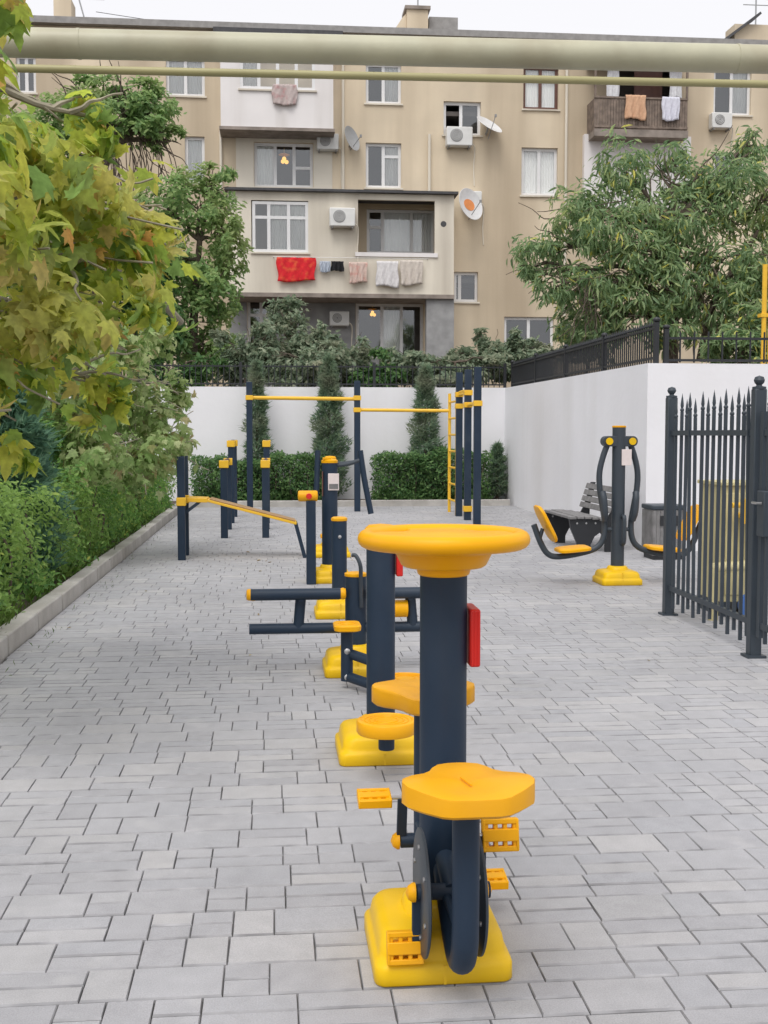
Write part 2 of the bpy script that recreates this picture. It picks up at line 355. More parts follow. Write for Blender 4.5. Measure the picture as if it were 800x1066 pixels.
# ------------------------------------------------------------------ light
w = bpy.data.worlds.new('World'); scn.world = w; w.use_nodes = True
N, L = w.node_tree.nodes, w.node_tree.links
bg = N.get('Background') or N.new('ShaderNodeBackground')
SUN_EL, SUN_AZ = R(58), R(203)        # azimuth measured clockwise from +Y
sky = N.new('ShaderNodeTexSky'); sky.sky_type = 'NISHITA'; sky.sun_disc = False
sky.sun_elevation = SUN_EL; sky.sun_rotation = SUN_AZ; sky.air_density = 1.2; sky.dust_density = 6; sky.ozone_density = .6
hs = N.new('ShaderNodeHueSaturation'); hs.inputs['Saturation'].default_value = .10
L.new(sky.outputs[0], hs.inputs['Color'])
cloud = N.new('ShaderNodeMix'); cloud.data_type = 'RGBA'; cloud.inputs[0].default_value = .75      # even high cloud in front of the clear sky
L.new(hs.outputs[0], cloud.inputs[6]); cloud.inputs[7].default_value = (6.0, 5.97, 6.2, 1)
L.new(cloud.outputs[2], bg.inputs[0]); bg.inputs[1].default_value = .13
sd = bpy.data.lights.new('sun', 'SUN'); sd.energy = 1.0; sd.angle = R(32); sd.color = (1, .965, .92)
so = bpy.data.objects.new('sun', sd); COL.objects.link(so)
sv = Vector((math.sin(SUN_AZ)*math.cos(SUN_EL), math.cos(SUN_AZ)*math.cos(SUN_EL), math.sin(SUN_EL)))
so.rotation_euler = sv.to_track_quat('Z', 'Y').to_euler(); so.location = sv*30
scn.view_settings.view_transform = 'Standard'; scn.view_settings.look = 'None'; scn.view_settings.gamma = 1
scn.view_settings.exposure = .48
scn.render.engine = 'CYCLES'; scn.cycles.max_bounces = 14; scn.cycles.diffuse_bounces = 7; scn.cycles.transmission_bounces = 12; scn.cycles.transparent_max_bounces = 12

# ------------------------------------------------------------------ ground
def slab_obj(name, a, b, m): return tag(MB().bounds(a, b).build(name, m, smooth=0), kind='structure')
me_ground = MB().face([(-300, -60, -.09), (300, -60, -.09), (300, 500, -.09), (-300, 500, -.09)]).build('ground', M['soil'], smooth=0); tag(me_ground, kind='structure')
XL, XR, Y0, Y1 = -1.80, 8.2, .6, 25.25
slab_obj('paving_bed', (XL, Y0, -.085), (XR, Y1, -.012), M['joint'])
def make_paving():
    Wp, Dp, g, bv = .252, .186, .0038, .005; verts, faces = [], []
    rg = random.Random(3)
    def add(x0, x1, y0, y1):
        x0 += g*.35; x1 -= g*.35; y0 += g*.9; y1 -= g*.9; dz = rg.gauss(0, .0005); tx = rg.gauss(0, .0012); ty = rg.gauss(0, .001)
        b = len(verts)
        for (ins, z) in ((0, -.02), (0, -bv), (bv, 0)):
            ix = ins*.48
            for (x, y) in ((x0+ix, y0+ins), (x1-ix, y0+ins), (x1-ix, y1-ins), (x0+ix, y1-ins)):
                verts.append((x+rg.gauss(0, .0005), y+rg.gauss(0, .0005), z+dz+(x-x0)*tx+(y-y0)*ty))
        for l in (0, 4):
            for k in range(4): faces.append((b+l+k, b+l+(k+1) % 4, b+l+4+(k+1) % 4, b+l+4+k))
        faces.append((b+8, b+9, b+10, b+11))
    y = Y0
    while y < Y1-.02:
        d = min(Dp, Y1-y); x = XL-rg.random()*.2; first = True
        while x < XR:
            t = rg.random(); wv = Wp*.5 if t > .66 else Wp
            xa, xb = max(x, XL), min(x+wv, XR)
            if xb-xa > .03:
                if t < .31 or .66 < t < .83: add(xa, xb, y, y+d)
                else:
                    h = rg.choice((.5, .5, .5)); add(xa, xb, y, y+d*h); add(xa, xb, y+d*h, y+d)
            x += wv
        y += d
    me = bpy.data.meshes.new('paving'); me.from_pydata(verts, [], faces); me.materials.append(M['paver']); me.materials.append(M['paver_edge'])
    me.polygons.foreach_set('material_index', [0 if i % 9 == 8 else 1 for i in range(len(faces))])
    o = bpy.data.objects.new('paving', me); COL.objects.link(o); tag(o, kind='structure')
make_paving()
# planting bed and kerbs
slab_obj('planting_bed', (-9, .6, -.085), (-1.96, 25.25, .07), M['soil'])
kb = thing('kerb', 'pale concrete kerb edging the hedge bed on the left side', 'kerb', (-1.88, 12, 0))
y = 1.0; i = 0; seg = None
while y < 24.6:
    if seg is None:
        seg = MB().box((0, 0, 0), (.14, .985, .17)).build('kerb_stone', M['concrete'], kb, bevel=.012)
    else:
        s2 = seg.copy(); COL.objects.link(s2); s2.parent = kb; seg2 = s2
    o = seg if i == 0 else s2
    o.location = (random.gauss(0, .003), y+.5-12, .05+random.gauss(0, .003)); o.rotation_euler = (0, 0, random.gauss(0, .003)); y += 1.0; i += 1
kb2 = thing('kerb', 'low concrete kerb at the foot of the white back wall under the hedges', 'kerb', (1.6, 23.9, 0))
MB().bounds((-3.4, -.06, -.05), (3.35, .06, .13)).build('kerb_stone', M['concrete'], kb2, bevel=.012)
slab_obj('back_bed', (-1.8, 23.97, -.05), (4.95, 25.25, .09), M['soil'])

# raised terrain behind the retaining walls
TZ = 2.25
t = MB(); t.face([(-40, 25.6, TZ), (60, 25.6, TZ), (60, 120, TZ), (-40, 120, TZ)]); t.face([(5.0, 14.6, TZ), (60, 14.6, TZ), (60, 25.6, TZ), (5.35, 25.6, TZ)])
tag(t.build('terrain', M['soil'], smooth=0), kind='structure')

# ------------------------------------------------------------------ white boundary walls
BW = 25.1
bw = thing('boundary_wall', 'long white plastered wall closing the far end of the court', 'wall', (0, BW, 0))
MB().bounds((-14, 0, -.1), (5.3, .3, 2.52)).build('wall', M['wall'], bw)
rw = thing('boundary_wall', 'white plastered wall with a corner behind the bench and litter bin', 'wall', (4.8, 14.33, 0))
c1, c2, c3, c4 = (5.07, BW), (4.735, 14.33), (16, 14.33), (16, 14.63)
m_ = MB(); ol = [c1, c2, c3, c4, (5.03, 14.63), (5.36, BW-.003)]
hts = [2.515, 2.40, 2.40, 2.40, 2.40, 2.515]
m_.loft([[Vector((x, y, -.1)) for x, y in ol], [Vector((x, y, h)) for (x, y), h in zip(ol, hts)]])
m_.build('wall', M['wall'], rw, off=rw.location, smooth=20)

# railings on the walls
def railing(label, a, b, h, step, tip, rails=(.08, .46), post_every=2.0, ball=True, lean=0):
    a, b = Vector(a), Vector(b); root = thing('metal_railing', label, 'railing', a); d = b-a; Ln = d.length; u = d/Ln
    for r_ in rails: MB().bar(Vector((0, 0, r_)), d+Vector((0, 0, r_)), .035, .03).build('rail', M['black'], root)
    n = int(Ln/step); pk = None
    pm = MB(); pm.box((0, 0, h*.47), (.018, .018, h*.94)); pm.lathe([(.016, h*.94), (.02, h*.97), (.0, h*1.1)] if tip else [(.01, h*.94), (.01, h*.95)], n=6)
    pk = pm.build('picket', M['black'], root, smooth=0)
    n = min(n, 98)
    for i in range(1, n):
        o = pk if i == 1 else pk.copy()
        if i > 1: COL.objects.link(o); o.parent = root
        o.location = d*(i/n)+Vector((0, 0, .02))
    np_ = max(1, int(Ln/post_every)); first = None
    for i in range(np_+1):
        if first is None:
            q = MB().box((0, 0, h*.53), (.06, .06, h*1.06))
            if ball: q.lathe([(.02, h*1.06), (.045, h*1.09), (.05, h*1.13), (.035, h*1.18), (.0, h*1.2)], n=12)
            first = o = q.build('post', M['black'], root)
        else:
            o = first.copy(); COL.objects.link(o); o.parent = root
        o.location = d*(i/np_)
    return root
railing('black picket railing along the top of the far white wall', (-6.5, BW+.15, 2.51), (5.1, BW+.15, 2.51), .52, .12, False, post_every=2.4, ball=False)
railing('black spear topped railing climbing along the right hand white wall', (5.2, BW-.2, 2.515), (4.89, 14.48, 2.40), .5, .105, True, post_every=2.5)
railing('black railing with sparse bars above the white wall by the yellow riser', (5.02, 14.48, 2.40), (9.5, 14.48, 2.40), .42, .18, False, rails=(.05, .33), post_every=2.2)

# ------------------------------------------------------------------ exercise machines
def base_block(parent, s=1.0, name='base'):
    m = MB()
    pr = [(.2, .0, .03), (.206, .006, .035), (.2065, .046, .04), (.203, .056, .042), (.196, .062, .045), (.191, .068, .05), (.189, .08, .05), (.184, .108, .055), (.172, .126, .06), (.15, .135, .065), (.118, .138, .075), (.104, .143, .085), (.099, .163, .09), (.09, .176, .085), (.07, .18, .065)]
    m.loft([[Vector((p.x*s, p.y*s, p.z)) for p in rrect(h, h, r_, z)] for h, z, r_ in pr])
    m.box((0, -.0, .07), (.008, .384*s, .112)); m.box((0, 0, .03), (.008, .414*s, .052))
    return m.build(name, M['yellow'], parent, smooth=50)
def post(parent, h, r=.067, m='steel', z0=.1): return MB().lathe([(r, z0), (r, h-.004), (r-.004, h)], n=40).build('post', M[m], parent)
def cap(parent, h, r=.07, m='amber', hh=.03):
    return MB().lathe([(r+.002, h-.012), (r+.004, h-.004), (r+.003, h+hh*.5), (r*.8, h+hh), (0.001, h+hh*1.2)], n=32).build('cap', M[m], parent)
def plate(parent, side=1):
    s = MB().box((side*.085, .02, .925), (.03, .13, .165)).build('sign_plate', M['red'], parent, bevel=.006)
    q = MB()
    for k in (-1, 0, 1): q.box((side*.085+k*.009, -.0465, .925), (.003, .004, .155))
    q.build('rib', M['red'], s)
    return s
def make_pedal(name, parent, c, rx=0):
    m = MB()
    rot = Matrix.Rotation(rx, 3, 'X'); c = Vector(c)
    def b(o, sz): m.box(c+rot @ Vector(o), sz, rot)
    b((0, 0, 0), (.1, .034, .03))
    for sy in (-1, 1):
        b((0, sy*.0365, 0), (.1, .015, .026))
        for k in (-1.5, -.5, .5, 1.5): b((k*.026, sy*.0225, 0), (.012, .022, .020))
    for sx in (-1, 1): b((sx*.046, 0, 0), (.0085, .086, .0275))
    return m.build(name, M['amber'], parent, bevel=.003)
def seat_mesh(sgn):
    hw = [(.0, -.155), (.06, -.155), (.085, -.145), (.125, -.105), (.158, -.065), (.168, -.03), (.164, .0), (.142, .03), (.108, .055), (.085, .085), (.072, .12), (.055, .148), (.028, .162), (0, .166)]
    ol = hw+[(-x, y) for x, y in hw[::-1][1:-1]]
    rings = []
    for (s, z, dy) in ((.93, -.045, 0), (1.0, -.036, 0), (1.0, -.002, 0), (.993, .004, 0), (.95, .007, 0), (.6, .004, .0), (.2, .001, 0)):
        rings.append([Vector((x*s, sgn*y*s, z+(.012*(abs(x)/.17)**2 if z > -.02 else 0))) for x, y in ol])
    return MB().loft(rings)
def bike(label, loc):
    t = thing('exercise_bike', label, 'exercise bike', loc)
    bb = base_block(t); bb.location = (-.022, 0, 0); bb.scale = (.93, 1, 1); post(t, 1.17); plate(t)
    h = MB()                                             # moulded handlebar tray
    h.lathe([(.069, 1.10), (.074, 1.106), (.078, 1.124), (.112, 1.126), (.121, 1.132), (.138, 1.166), (.150, 1.172), (.165, 1.185), (.165, 1.205), (.12, 1.222), (.0, 1.226)], n=48)
    h.torus((0, 0, 1.205), .219, .0255)
    h.box((0, 0, 1.203), (.42, .16, .034)); h.box((0, 0, 1.2035), (.17, .42, .033))
    h.build('handlebar', M['amber'], t, bevel=.006)
    for sgn, yy in ((1, -1), (-1, 1)):                    # near and far riders
        st = seat_mesh(sgn).build('seat', M['amber'], t, smooth=50); st.location = (0, yy*.41, .625 if yy < 0 else .675)
        MB().bar((-.012, sgn*.02, .0085), (.004, sgn*-.045, .0085), .004, .004).build('crease', M['amber'], st)
        MB().tube(curve([(0, yy*.40, .59 if yy < 0 else .64), (0, yy*.40, .45), (0, yy*.40, .25), (0, yy*.385, .18), (0, yy*.345, .135), (0, yy*.28, .135), (0, yy*.17, .19), (0, yy*.05, .27)], 7), .035, 18).build('seat_tube', M['steel'], t)
        ax = MB(); ax.tube([(-.10, yy*.2, .262), (.10, yy*.2, .262)], .022, 16); ax.tube([(0, yy*.06, .30), (0, yy*.21, .262)], .03, 12)
        ax.tube([(-.02, yy*.2, .25), (-.02, yy*.40, .25)], .012, 10); ax.build('axle', M['steel'], t)
        for sx in (-1, 1):
            xx = -.086 if sx < 0 else (.062 if yy < 0 else .088)
            if yy < 0:
                d = MB().lathe([(.0, -.005), (.165, -.005), (.17, -.003), (.17, .003), (.165, .005), (.0, .005)], (xx, yy*.2, .262), 'X', 48).build('crank_disc', M['steel2'], t)
                for k in range(6):
                    a = k*PI/3+.4; MB().lathe([(.007, -.009), (.007, .009)], (xx, yy*.2+.12*math.cos(a), .262+.12*math.sin(a)), 'X', 8).build('bolt', M['bolt'], d)
                ang = -PI/2 if sx < 0 else PI/2
            else:
                ang = R(105) if sx < 0 else R(285)
            r_ = .152; pe = Vector((xx, yy*.2+r_*math.cos(ang), .262+r_*math.sin(ang)))
            MB().bar((xx+sx*.012, yy*.2, .262), pe+Vector((sx*.012, 0, 0)), .014 if yy < 0 else .016, .03, up=(1, 0, 0)).build('crank', M['steel'], t, bevel=.003)
            MB().lathe([(.026, 0), (.026, .008), (.018, .02), (0, .027)] if sx > 0 else [(0, -.027), (.018, -.02), (.026, -.008), (.026, 0)], (xx+sx*.018, yy*.2, .262), 'X', 20).build('hub_cap', M['amber'], t)
            pd = make_pedal('pedal', t, pe+Vector((sx*((.045 if sx < 0 else .066) if yy < 0 else .098), 0, 0)), R(80) if yy < 0 else R(8))
            MB().lathe([(.006, -.05), (.006, .05)], pe+Vector((sx*.04, 0, 0)), 'X', 10).build('spindle', M['bolt'], pd)
    return t
bike('amber and slate outdoor exercise bike nearest the camera with two saddle seats', (.478, 3.222, 0))

def twister(label, loc):
    t = thing('waist_twister', label, 'waist twister', loc)
    base_block(t); post(t, 1.05); cap(t, 1.05); plate(t)
    for k, (a, z) in enumerate(((-92, .27), (68, .275))):
        dx, dy = .43*math.cos(R(a)), .43*math.sin(R(a))
        p = MB().lathe([(.11, z-.06), (.125, z-.056), (.13, z-.048), (.13, z-.006), (.126, z), (.112, z+.003), (.108, z-.002), (0, z-.002)], (dx, dy, 0), n=40).build('foot_plate', M['amber'], t)
        g = MB()
        for rr in (.05, .075, .095): g.torus((dx, dy, z-.001), rr, .003, 32, 6)
        g.build('grip_ring', M['amber'], p)
        MB().lathe([(.033, .14), (.035, .145), (.035, z-.06)], (dx, dy, 0), n=24).build('stem', M['steel'], t)
        MB().tube([(dx*.1, dy*.1, .19), (dx, dy, .19)], .028, 14).build('arm', M['steel'], t)
    return t
twister('waist twister with round amber foot plates and red sign behind the nearest bike', (.4925, 5.312, 0))

def leg_press(label, loc):
    t = thing('leg_trainer', label, 'leg trainer', loc)
    base_block(t); post(t, .62); cap(t, .62, .068, hh=.012)
    MB().tube([(-.67, 0, .28), (.67, 0, .28)], .034, 16).build('beam', M['steel'], t)
    MB().tube(curve([(.03, -.075, .42), (.025, -.1, .6), (.02, -.12, .69), (-.005, -.1, .745), (-.03, -.09, .75)], 6), .013, 10).build('handle', M['steel2'], t)
    for sx in (-1, 1):
        MB().tube([(sx*.363, 0, .28), (sx*.345, 0, .49)], .034, 14).build('stem', M['steel'], t)
        s = MB().tube([(sx*.66, -.06, .505), (sx*.1, -.06, .505)], .036, 16).build('seat_tube', M['steel'], t)
        e = MB()
        for xx in (.665, .085): e.lathe([(.02, -.02), (.033, -.016), (.037, -.004), (.037, .004), (.033, .016), (.02, .02)], (sx*xx, -.06, .505), 'X', 16)
        e.build('end_cap', M['amber'], s)
        s = MB().tube([(sx*.64, .09, .47), (sx*.1, .09, .47)], .024, 16).build('seat_tube', M['steel'], t)
        e = MB(); e.lathe([(.02, -.02), (.026, -.01), (.026, .01), (.02, .02)], (sx*.645, .09, .47), 'X', 16); e.build('end_cap', M['amber'], s)
        MB().tube([(sx*.345, -.07, .475), (sx*.345, .1, .475)], .02, 12).build('crossbar', M['steel'], t)
    MB().lathe([(.03, -.06), (.055, -.055), (.055, .055), (.03, .06)], (.27, -.02, .40), 'X', 24).build('roller', M['amber'], t)
    # stepping pedal on a swinging parallel linkage
    st = MB().tube([(-.087, -.48, .045), (-.087, -.48, .35)], .036, 16).build('pedal_stem', M['steel'], t)
    q = MB()
    for z in (.07, .225): q.lathe([(.018, -.01), (.018, .0), (.01, .005)], (-.087, -.516, z), 'Y', 14)
    q.build('bolt', M['bolt'], st)
    p = MB(); p.loft([rrect(a, b, .04, z, c=(-.087, -.5)) for a, b, z in ((.06, .08, .35), (.078, .1, .358), (.08, .102, .383), (.074, .096, .39))])
    p = p.build('pedal', M['amber'], t)
    q = MB(); q.torus((-.087, -.5, .391), .045, .005, 28, 6); q.build('grip_ring', M['amber'], p)
    for (z0, y0) in ((.07, -.48), (.205, -.44)):
        MB().tube([(-.087, y0, z0), (.09, -.74, z0-.015)], .03, 12).build('link', M['steel'], t)
    MB().tube([(.1, -.75, 0), (.1, -.75, .24)], .035, 14).build('pivot_post', M['steel'], t)
leg_press('slate leg trainer with a wide crossbeam and twin seat tubes tipped amber', (.51, 7.21, 0))

def stub(label, loc, h):
    t = thing('stretch_post', label, 'exercise post', loc)
    base_block(t); post(t, h, .062); cap(t, h, .064, hh=.02)
    MB().lathe([(.0, -.004), (.012, 0), (.014, .01), (0, .014)], (0, -.06, h-.14), 'Y', 12).build('bolt', M['bolt'], t)
stub('slate stretching post on a yellow base just left of the twister post', (.535, 9.474, 0), .80)
def press(label, loc):
    t = thing('arm_trainer', label, 'arm trainer', loc)
    base_block(t); post(t, 1.22, .08); 
    c = MB(); c.lathe([(.083, 1.21), (.085, 1.235), (.06, 1.25), (0, 1.255)], n=24); c.box((-.03, -.02, 1.255), (.08, .09, .02)); c.build('cap', M['amber'], t)
    s = MB().box((.035, -.085, 1.02), (.11, .012, .17)).build('sign_plate', M['sign'], t, bevel=.003)
    MB().box((.035, -.0925, .975), (.09, .004, .05)).build('picture', M['slat'], s)
    MB().box((-.075, -.05, 1.0), (.012, .02, .25)).build('side_strip', M['brownframe'], t)
    MB().tube(curve([(.05, 0, 1.18), (.2, 0, 1.2), (.3, 0, 1.235)], 4), .02, 10).build('handle', M['steel2'], t)
    return t
press('tall slate arm trainer with an amber cap and a pale sign near its top', (.564, 11.70, 0))
t = thing('roller_post', 'slim slate post topped by an amber roller beside the tall arm trainer', 'exercise post', (.366, 11.5, 0))
MB().box((0, 0, .42), (.095, .095, .84)).build('post', M['steel'], t, bevel=.008)
r_ = MB().lathe([(.02, -.1), (.05, -.095), (.055, -.08), (.055, .08), (.05, .095), (.02, .1)], (-.03, 0, .885), 'X', 24).build('roller', M['amber'], t)
MB().lathe([(.026, -.012), (.03, 0), (.026, .012)], (-.02, -.055, .885), 'Y', 16).build('cap', M['red'], r_)
t = thing('pull_trainer', 'pull down trainer with long slanted dark arms behind the arm trainer', 'arm trainer', (.69, 14.16, 0))
base_block(t, 1.15); post(t, 1.2); cap(t, 1.2)
MB().box((-.03, -.14, .26), (.2, .12, .05)).build('seat', M['amber'], t, bevel=.01)
MB().tube(curve([(-.15, .02, 1.3), (-.16, 0, 1.05), (-.175, -.02, .75)], 5), .035, 12).build('arm', M['steel'], t)
MB().tube(curve([(.02, 0, 1.15), (.2, 0, 1.15), (.36, 0, 1.18)], 4), .02, 10).build('crossbar', M['steel2'], t)
MB().tube(curve([(.37, .02, 1.3), (.42, 0, .95), (.5, -.03, .52)], 5), .036, 12).build('arm', M['steel'], t)

# sit-up bench
t = thing('sit_up_bench', 'sloping sit up bench with yellow board edge between two dark posts', 'sit-up bench', (-1.1, 13.87, 0))
for yy in (0, .55):
    MB().box((0, yy, .618), (.09, .09, 1.236)).build('post', M['steel'], t, bevel=.006)
    MB().box((0, yy, .70), (.11, .108, .10)).build('collar', M['ypaint'], t, bevel=.006)
b = MB(); b.bar((0.06, .28, .715), (.30, .28, .705), .42, .05); b.bar((.30, .28, .705), (1.37, .28, .42), .42, .03); b.build('board', M['ypaint'], t, bevel=.004)
b = MB(); b.bar((.33, .28, .722), (1.355, .28, .449), .38, .014); b.build('pad', M['pad'], t, bevel=.004)
for yy in (.10, .46):
    MB().bar((1.36, yy, .42), (1.47, yy, 0), .045, .045).build('leg', M['steel'], t)
    MB().bar((0, yy, .53), (.2, yy, .68), .035, .035).build('brace', M['steel'], t)
# parallel bars
def pbars(label, y0, y1, h):
    t = thing('parallel_bars', label, 'parallel bars', (-.42, y0, 0), 0, 'parallel bars')
    for x in (-.297, .297):
        for yy in (0, y1-y0):
            p = MB().box((x, yy, h/2), (.1, .1, h)).build('post', M['steel'], t, bevel=.006)
            MB().box((x, yy, h-.06), (.135, .13, .11)).build('collar', M['ypaint'], p, bevel=.008)
        MB().tube([(x, -.05, h-.03), (x, y1-y0+.05, h-.03)], .028, 14).build('bar', M['brownframe'], t)
pbars('lower pair of parallel bars on square dark posts with yellow collars', 16.77, 18.3, 1.13)
pbars('higher pair of parallel bars standing behind the lower pair', 19.6, 21.1, 1.40)
# pull-up frame
t = thing('pull_up_frame', 'tall dark pull up frame with yellow bars and a yellow ladder', 'pull-up frame', (1.6, 22, 0))
O = Vector((1.6, 22, 0)); YF = 22.35; PX = 3.37
posts = [(-.46, YF, 2.5), (1.615, YF, 2.53), (PX, 20.85, 2.62), (PX, 19.9, 2.62), (PX, 18.95, 2.61)]
for x, y, h in posts:
    p = MB().box((x, y, h/2), (.115, .115, h)).build('post', M['steel'], t, bevel=.006, off=O)
    hs_ = {-.46: [2.2], 1.615: [2.2, 1.97]}.get(x, [2.22, 2.01] if y > 19.5 else [2.01])
    for hh in hs_: MB().box((x, y, hh), (.145, .145, .09)).build('collar', M['ypaint'], p, bevel=.006, off=O)
def tb(n, a, b, r, m='ypaint'): return MB().tube([a, b], r, 12).build(n, M[m], t, off=O)
tb('bar', (-.46, YF, 2.2), (1.615, YF, 2.18), .036); tb('bar', (1.615, YF, 1.97), (3.36, 22.0, 1.95), .032)
tb('bar', (PX, 18.95, 2.01), (PX, 19.9, 2.01), .03); tb('bar', (PX, 19.9, 2.22), (PX, 20.85, 2.22), .03)
MB().box((PX, 19.9, .2), (.15, .15, .1)).build('collar', M['ypaint'], t, bevel=.006, off=O)
for x, y in ((3.37, 22), (3.37, 21.1)): tb('ladder_rail', (x, y, 0), (x, y, 2.28), .03)
for k in range(7): tb('rung', (3.37, 22, .25+.31*k), (3.37, 21.1, .25+.31*k), .02)
tb('bar', (PX, 21.1, 2.25), (PX, 19.9, 2.27), .028)

# double pull chair on the right
t = thing('pull_chair', 'double pull chair with yellow seats hanging on curved arms near the bench', 'pull chair', (3.442, 11.28, 0))
base_block(t); post(t, 1.58, .066, 'steel2'); cap(t, 1.58, .067, hh=.006)
b = MB(); b.loft([[Vector((p.x, -.055+yy, 1.43+p.y)) for p in rrect(.178, .052, .05, 0)] for yy in (0, .11)]); b.build('bracket', M['steel2'], t, bevel=.004)
MB().box((.06, -.068, 1.27), (.1, .01, .16)).build('sign_plate', M['sign'], t, bevel=.002)
MB().tube(curve([(.03, -.07, .68), (.03, -.12, .66), (.03, -.12, .45), (.03, -.07, .40)], 5), .022, 10).build('grip', M['steel2'], t)
MB().tube([(-.11, 0, .545), (.11, 0, .545)], .02, 10).build('axle', M['steel2'], t)
for sx in (-1, 1):
    MB().lathe([(.0, -.02), (.028, -.016), (.036, 0), (.036, .012)], (sx*.118, -.068, 1.43), 'Y', 20).build('pivot_cap', M['yellow'], t)
    arm = [(.11, 0, 1.42), (.16, 0, 1.28), (.195, 0, 1.12), (.19, 0, .95), (.165, 0, .80), (.135, 0, .6), (.155, 0, .44), (.24, 0, .35), (.42, 0, .30), (.62, 0, .275), (.72, 0, .31), (.79, 0, .42), (.86, 0, .60)]
    MB().tube(curve([(sx*x, y, z) for x, y, z in arm], 6), .03, 14).build('arm', M['steel2'], t)
    MB().tube(curve([(sx*.172, -.03, .92), (sx*.165, -.06, .85), (sx*.155, -.06, .72), (sx*.14, -.03, .64)], 5), .034, 12).build('hand_grip', M['steel2'], t)
    def cushion(name, hx, hy, xf):
        m = MB(); rings = [(.85, 0), (1, .008), (1, .03), (.93, .04), (.6, .042)]
        m.loft([[xf @ Vector((p.x, p.y, z)) for p in rrect(hx*s, hy*s, min(hx, hy)*.55*s, 0)] for s, z in rings]); return m.build(name, M['amber'], t, smooth=50)
    cushion('seat', .165, .18, Matrix.Translation((sx*.46, 0, .33)) @ Matrix.Rotation(sx*R(5), 4, 'Y'))
    cushion('backrest', .2, .17, Matrix.Translation((sx*.76, 0, .60)) @ Matrix.Rotation(-sx*R(63), 4, 'Y'))
    MB().tube([(sx*.80, 0, .45), (sx*.77, 0, .56)], .02, 8).build('backrest_bracket', M['steel2'], t)

# park bench (faces left, along the right wall)
t = thing('park_bench', 'grey slatted park bench with black side panels against the white wall', 'bench', (4.03, 14.27, 0))
for k in range(5):
    MB().box((-.26+.098*k, .68, .455-.012*(k-2)**2*.3-.006*k), (.085, 1.4, .032)).build('seat_slat', M['slat'], t, bevel=.005)
for k in range(4):
    MB().box((.215+.028*k, .68, .535+.085*k), (.03, 1.4, .074), Matrix.Rotation(R(18), 3, 'Y')).build('back_slat', M['slat'], t, bevel=.005)
side = [(-.3, .43), (-.28, .30), (-.2, .12), (-.16, .0), (-.02, .0), (-.02, .1), (.03, .2), (.1, .25), (.15, .2), (.17, .1), (.17, 0), (.36, 0), (.36, .1), (.32, .3), (.32, .5), (.40, .84), (.34, .84), (.24, .5), (.2, .43)]
for yy in (0.02, 1.3):
    m = MB(); fr = [Vector((x, yy, z)) for x, z in side]; bk = [Vector((x, yy+.05, z)) for x, z in side]
    m.loft([fr, bk]); s = m.build('side_panel', M['black'], t)
    q = MB()
    for x in (-.2, -.08, .04, .14): q.lathe([(.014, -.004), (.012, .003), (.0, .005)], (x, yy-.001, .37), 'Y', 10)
    q.build('bolt', M['bolt'], s)
# litter bin
t = thing('litter_bin', 'grey slatted litter bin with dark opening in front of the white wall', 'bin', (4.69, 13.52, 0))
MB().bounds((-.19, -.19, .05), (.19, .19, .60)).build('body', M['galv'], t, bevel=.01)
for k in range(9):
    MB().box((-.18+.045*k, -.197, .33), (.03, .012, .52)).build('slat', M['slat'], t)
    MB().box((-.197, -.18+.045*k, .33), (.012, .03, .52)).build('slat', M['slat'], t)
MB().box((0, -.208, .47), (.22, .012, .12)).build('opening', M['black'], t)
MB().bounds((-.21, -.21, .60), (.21, .21, .655)).build('lid', M['steel2'], t, bevel=.012)
MB().bounds((-.18, -.18, 0), (.18, .18, .05)).build('foot', M['black'], t)

# ------------------------------------------------------------------ picket fence and gate
def fence_panel(name, label, cat, x, y0, y1, posts_at, lock=False):
    t = thing(name, label, cat, (x, y0, 0), -.024); Ln = y1-y0
    if name == 'picket_fence':
        for yy in posts_at:
            p = MB().box((0, yy, .9), (.08, .08, 1.8)).build('post', M['steel2'], t, bevel=.006)
            MB().box((0, yy, .008), (.13, .13, .016)).build('foot_plate', M['steel2'], p); q = MB(); q.lathe([(.045, 1.8), (.045, 1.815), (.02, 1.82), (.018, 1.828), (.03, 1.84), (.036, 1.858), (.028, 1.88), (.0, 1.89)], (0, yy, 0), n=16); q.build('finial', M['steel2'], p)
    a, b = (.04, Ln-.04)
    MB().box((0, Ln/2, 1.51), (.03, Ln-.08, .04)).build('rail', M['steel2'], t); MB().box((0, Ln/2, .23), (.03, Ln-.08, .04)).build('rail', M['steel2'], t)
    n = int(Ln/.118); first = None
    for i in range(1, n):
        tall = i % 2
        if first is None:
            m = MB(); m.box((0, 0, .9), (.022, .022, 1.56)); m.lathe([(.011, 1.68), (.017, 1.69), (.017, 1.70), (.010, 1.71), (.014, 1.73), (.010, 1.77), (.0, 1.83)], n=8)
            first = o = m.build('picket', M['steel2'], t)
        else:
            o = first.copy(); COL.objects.link(o); o.parent = t
        o.location = (0, Ln*i/n, 0 if tall else -.05); o.rotation_euler = (random.gauss(0, .004), random.gauss(0, .004), 0)
    if lock:
        MB().box((0, Ln-.05, .9), (.04, .05, 1.5)).build('stile', M['steel2'], t); MB().box((0, .05, .9), (.04, .05, 1.5)).build('stile', M['steel2'], t)
        l = MB().box((-.01, Ln-.10, .98), (.06, .12, .30)).build('lock_box', M['steel2'], t, bevel=.006)
        MB().tube([(-.045, Ln-.13, 1.05), (-.075, Ln-.13, 1.05), (-.075, Ln-.05, 1.05)], .009, 8).build('handle', M['bolt'], l)
    return t
fence_panel('picket_fence', 'dark picket fence panel with ball topped posts on the right', 'fence', 3.218, 7.43, 9.25, (0, 1.82))
fence_panel('metal_gate', 'dark picket gate leaf with a lock box at the right edge', 'gate', 3.186, 6.1, 7.37, (), True)
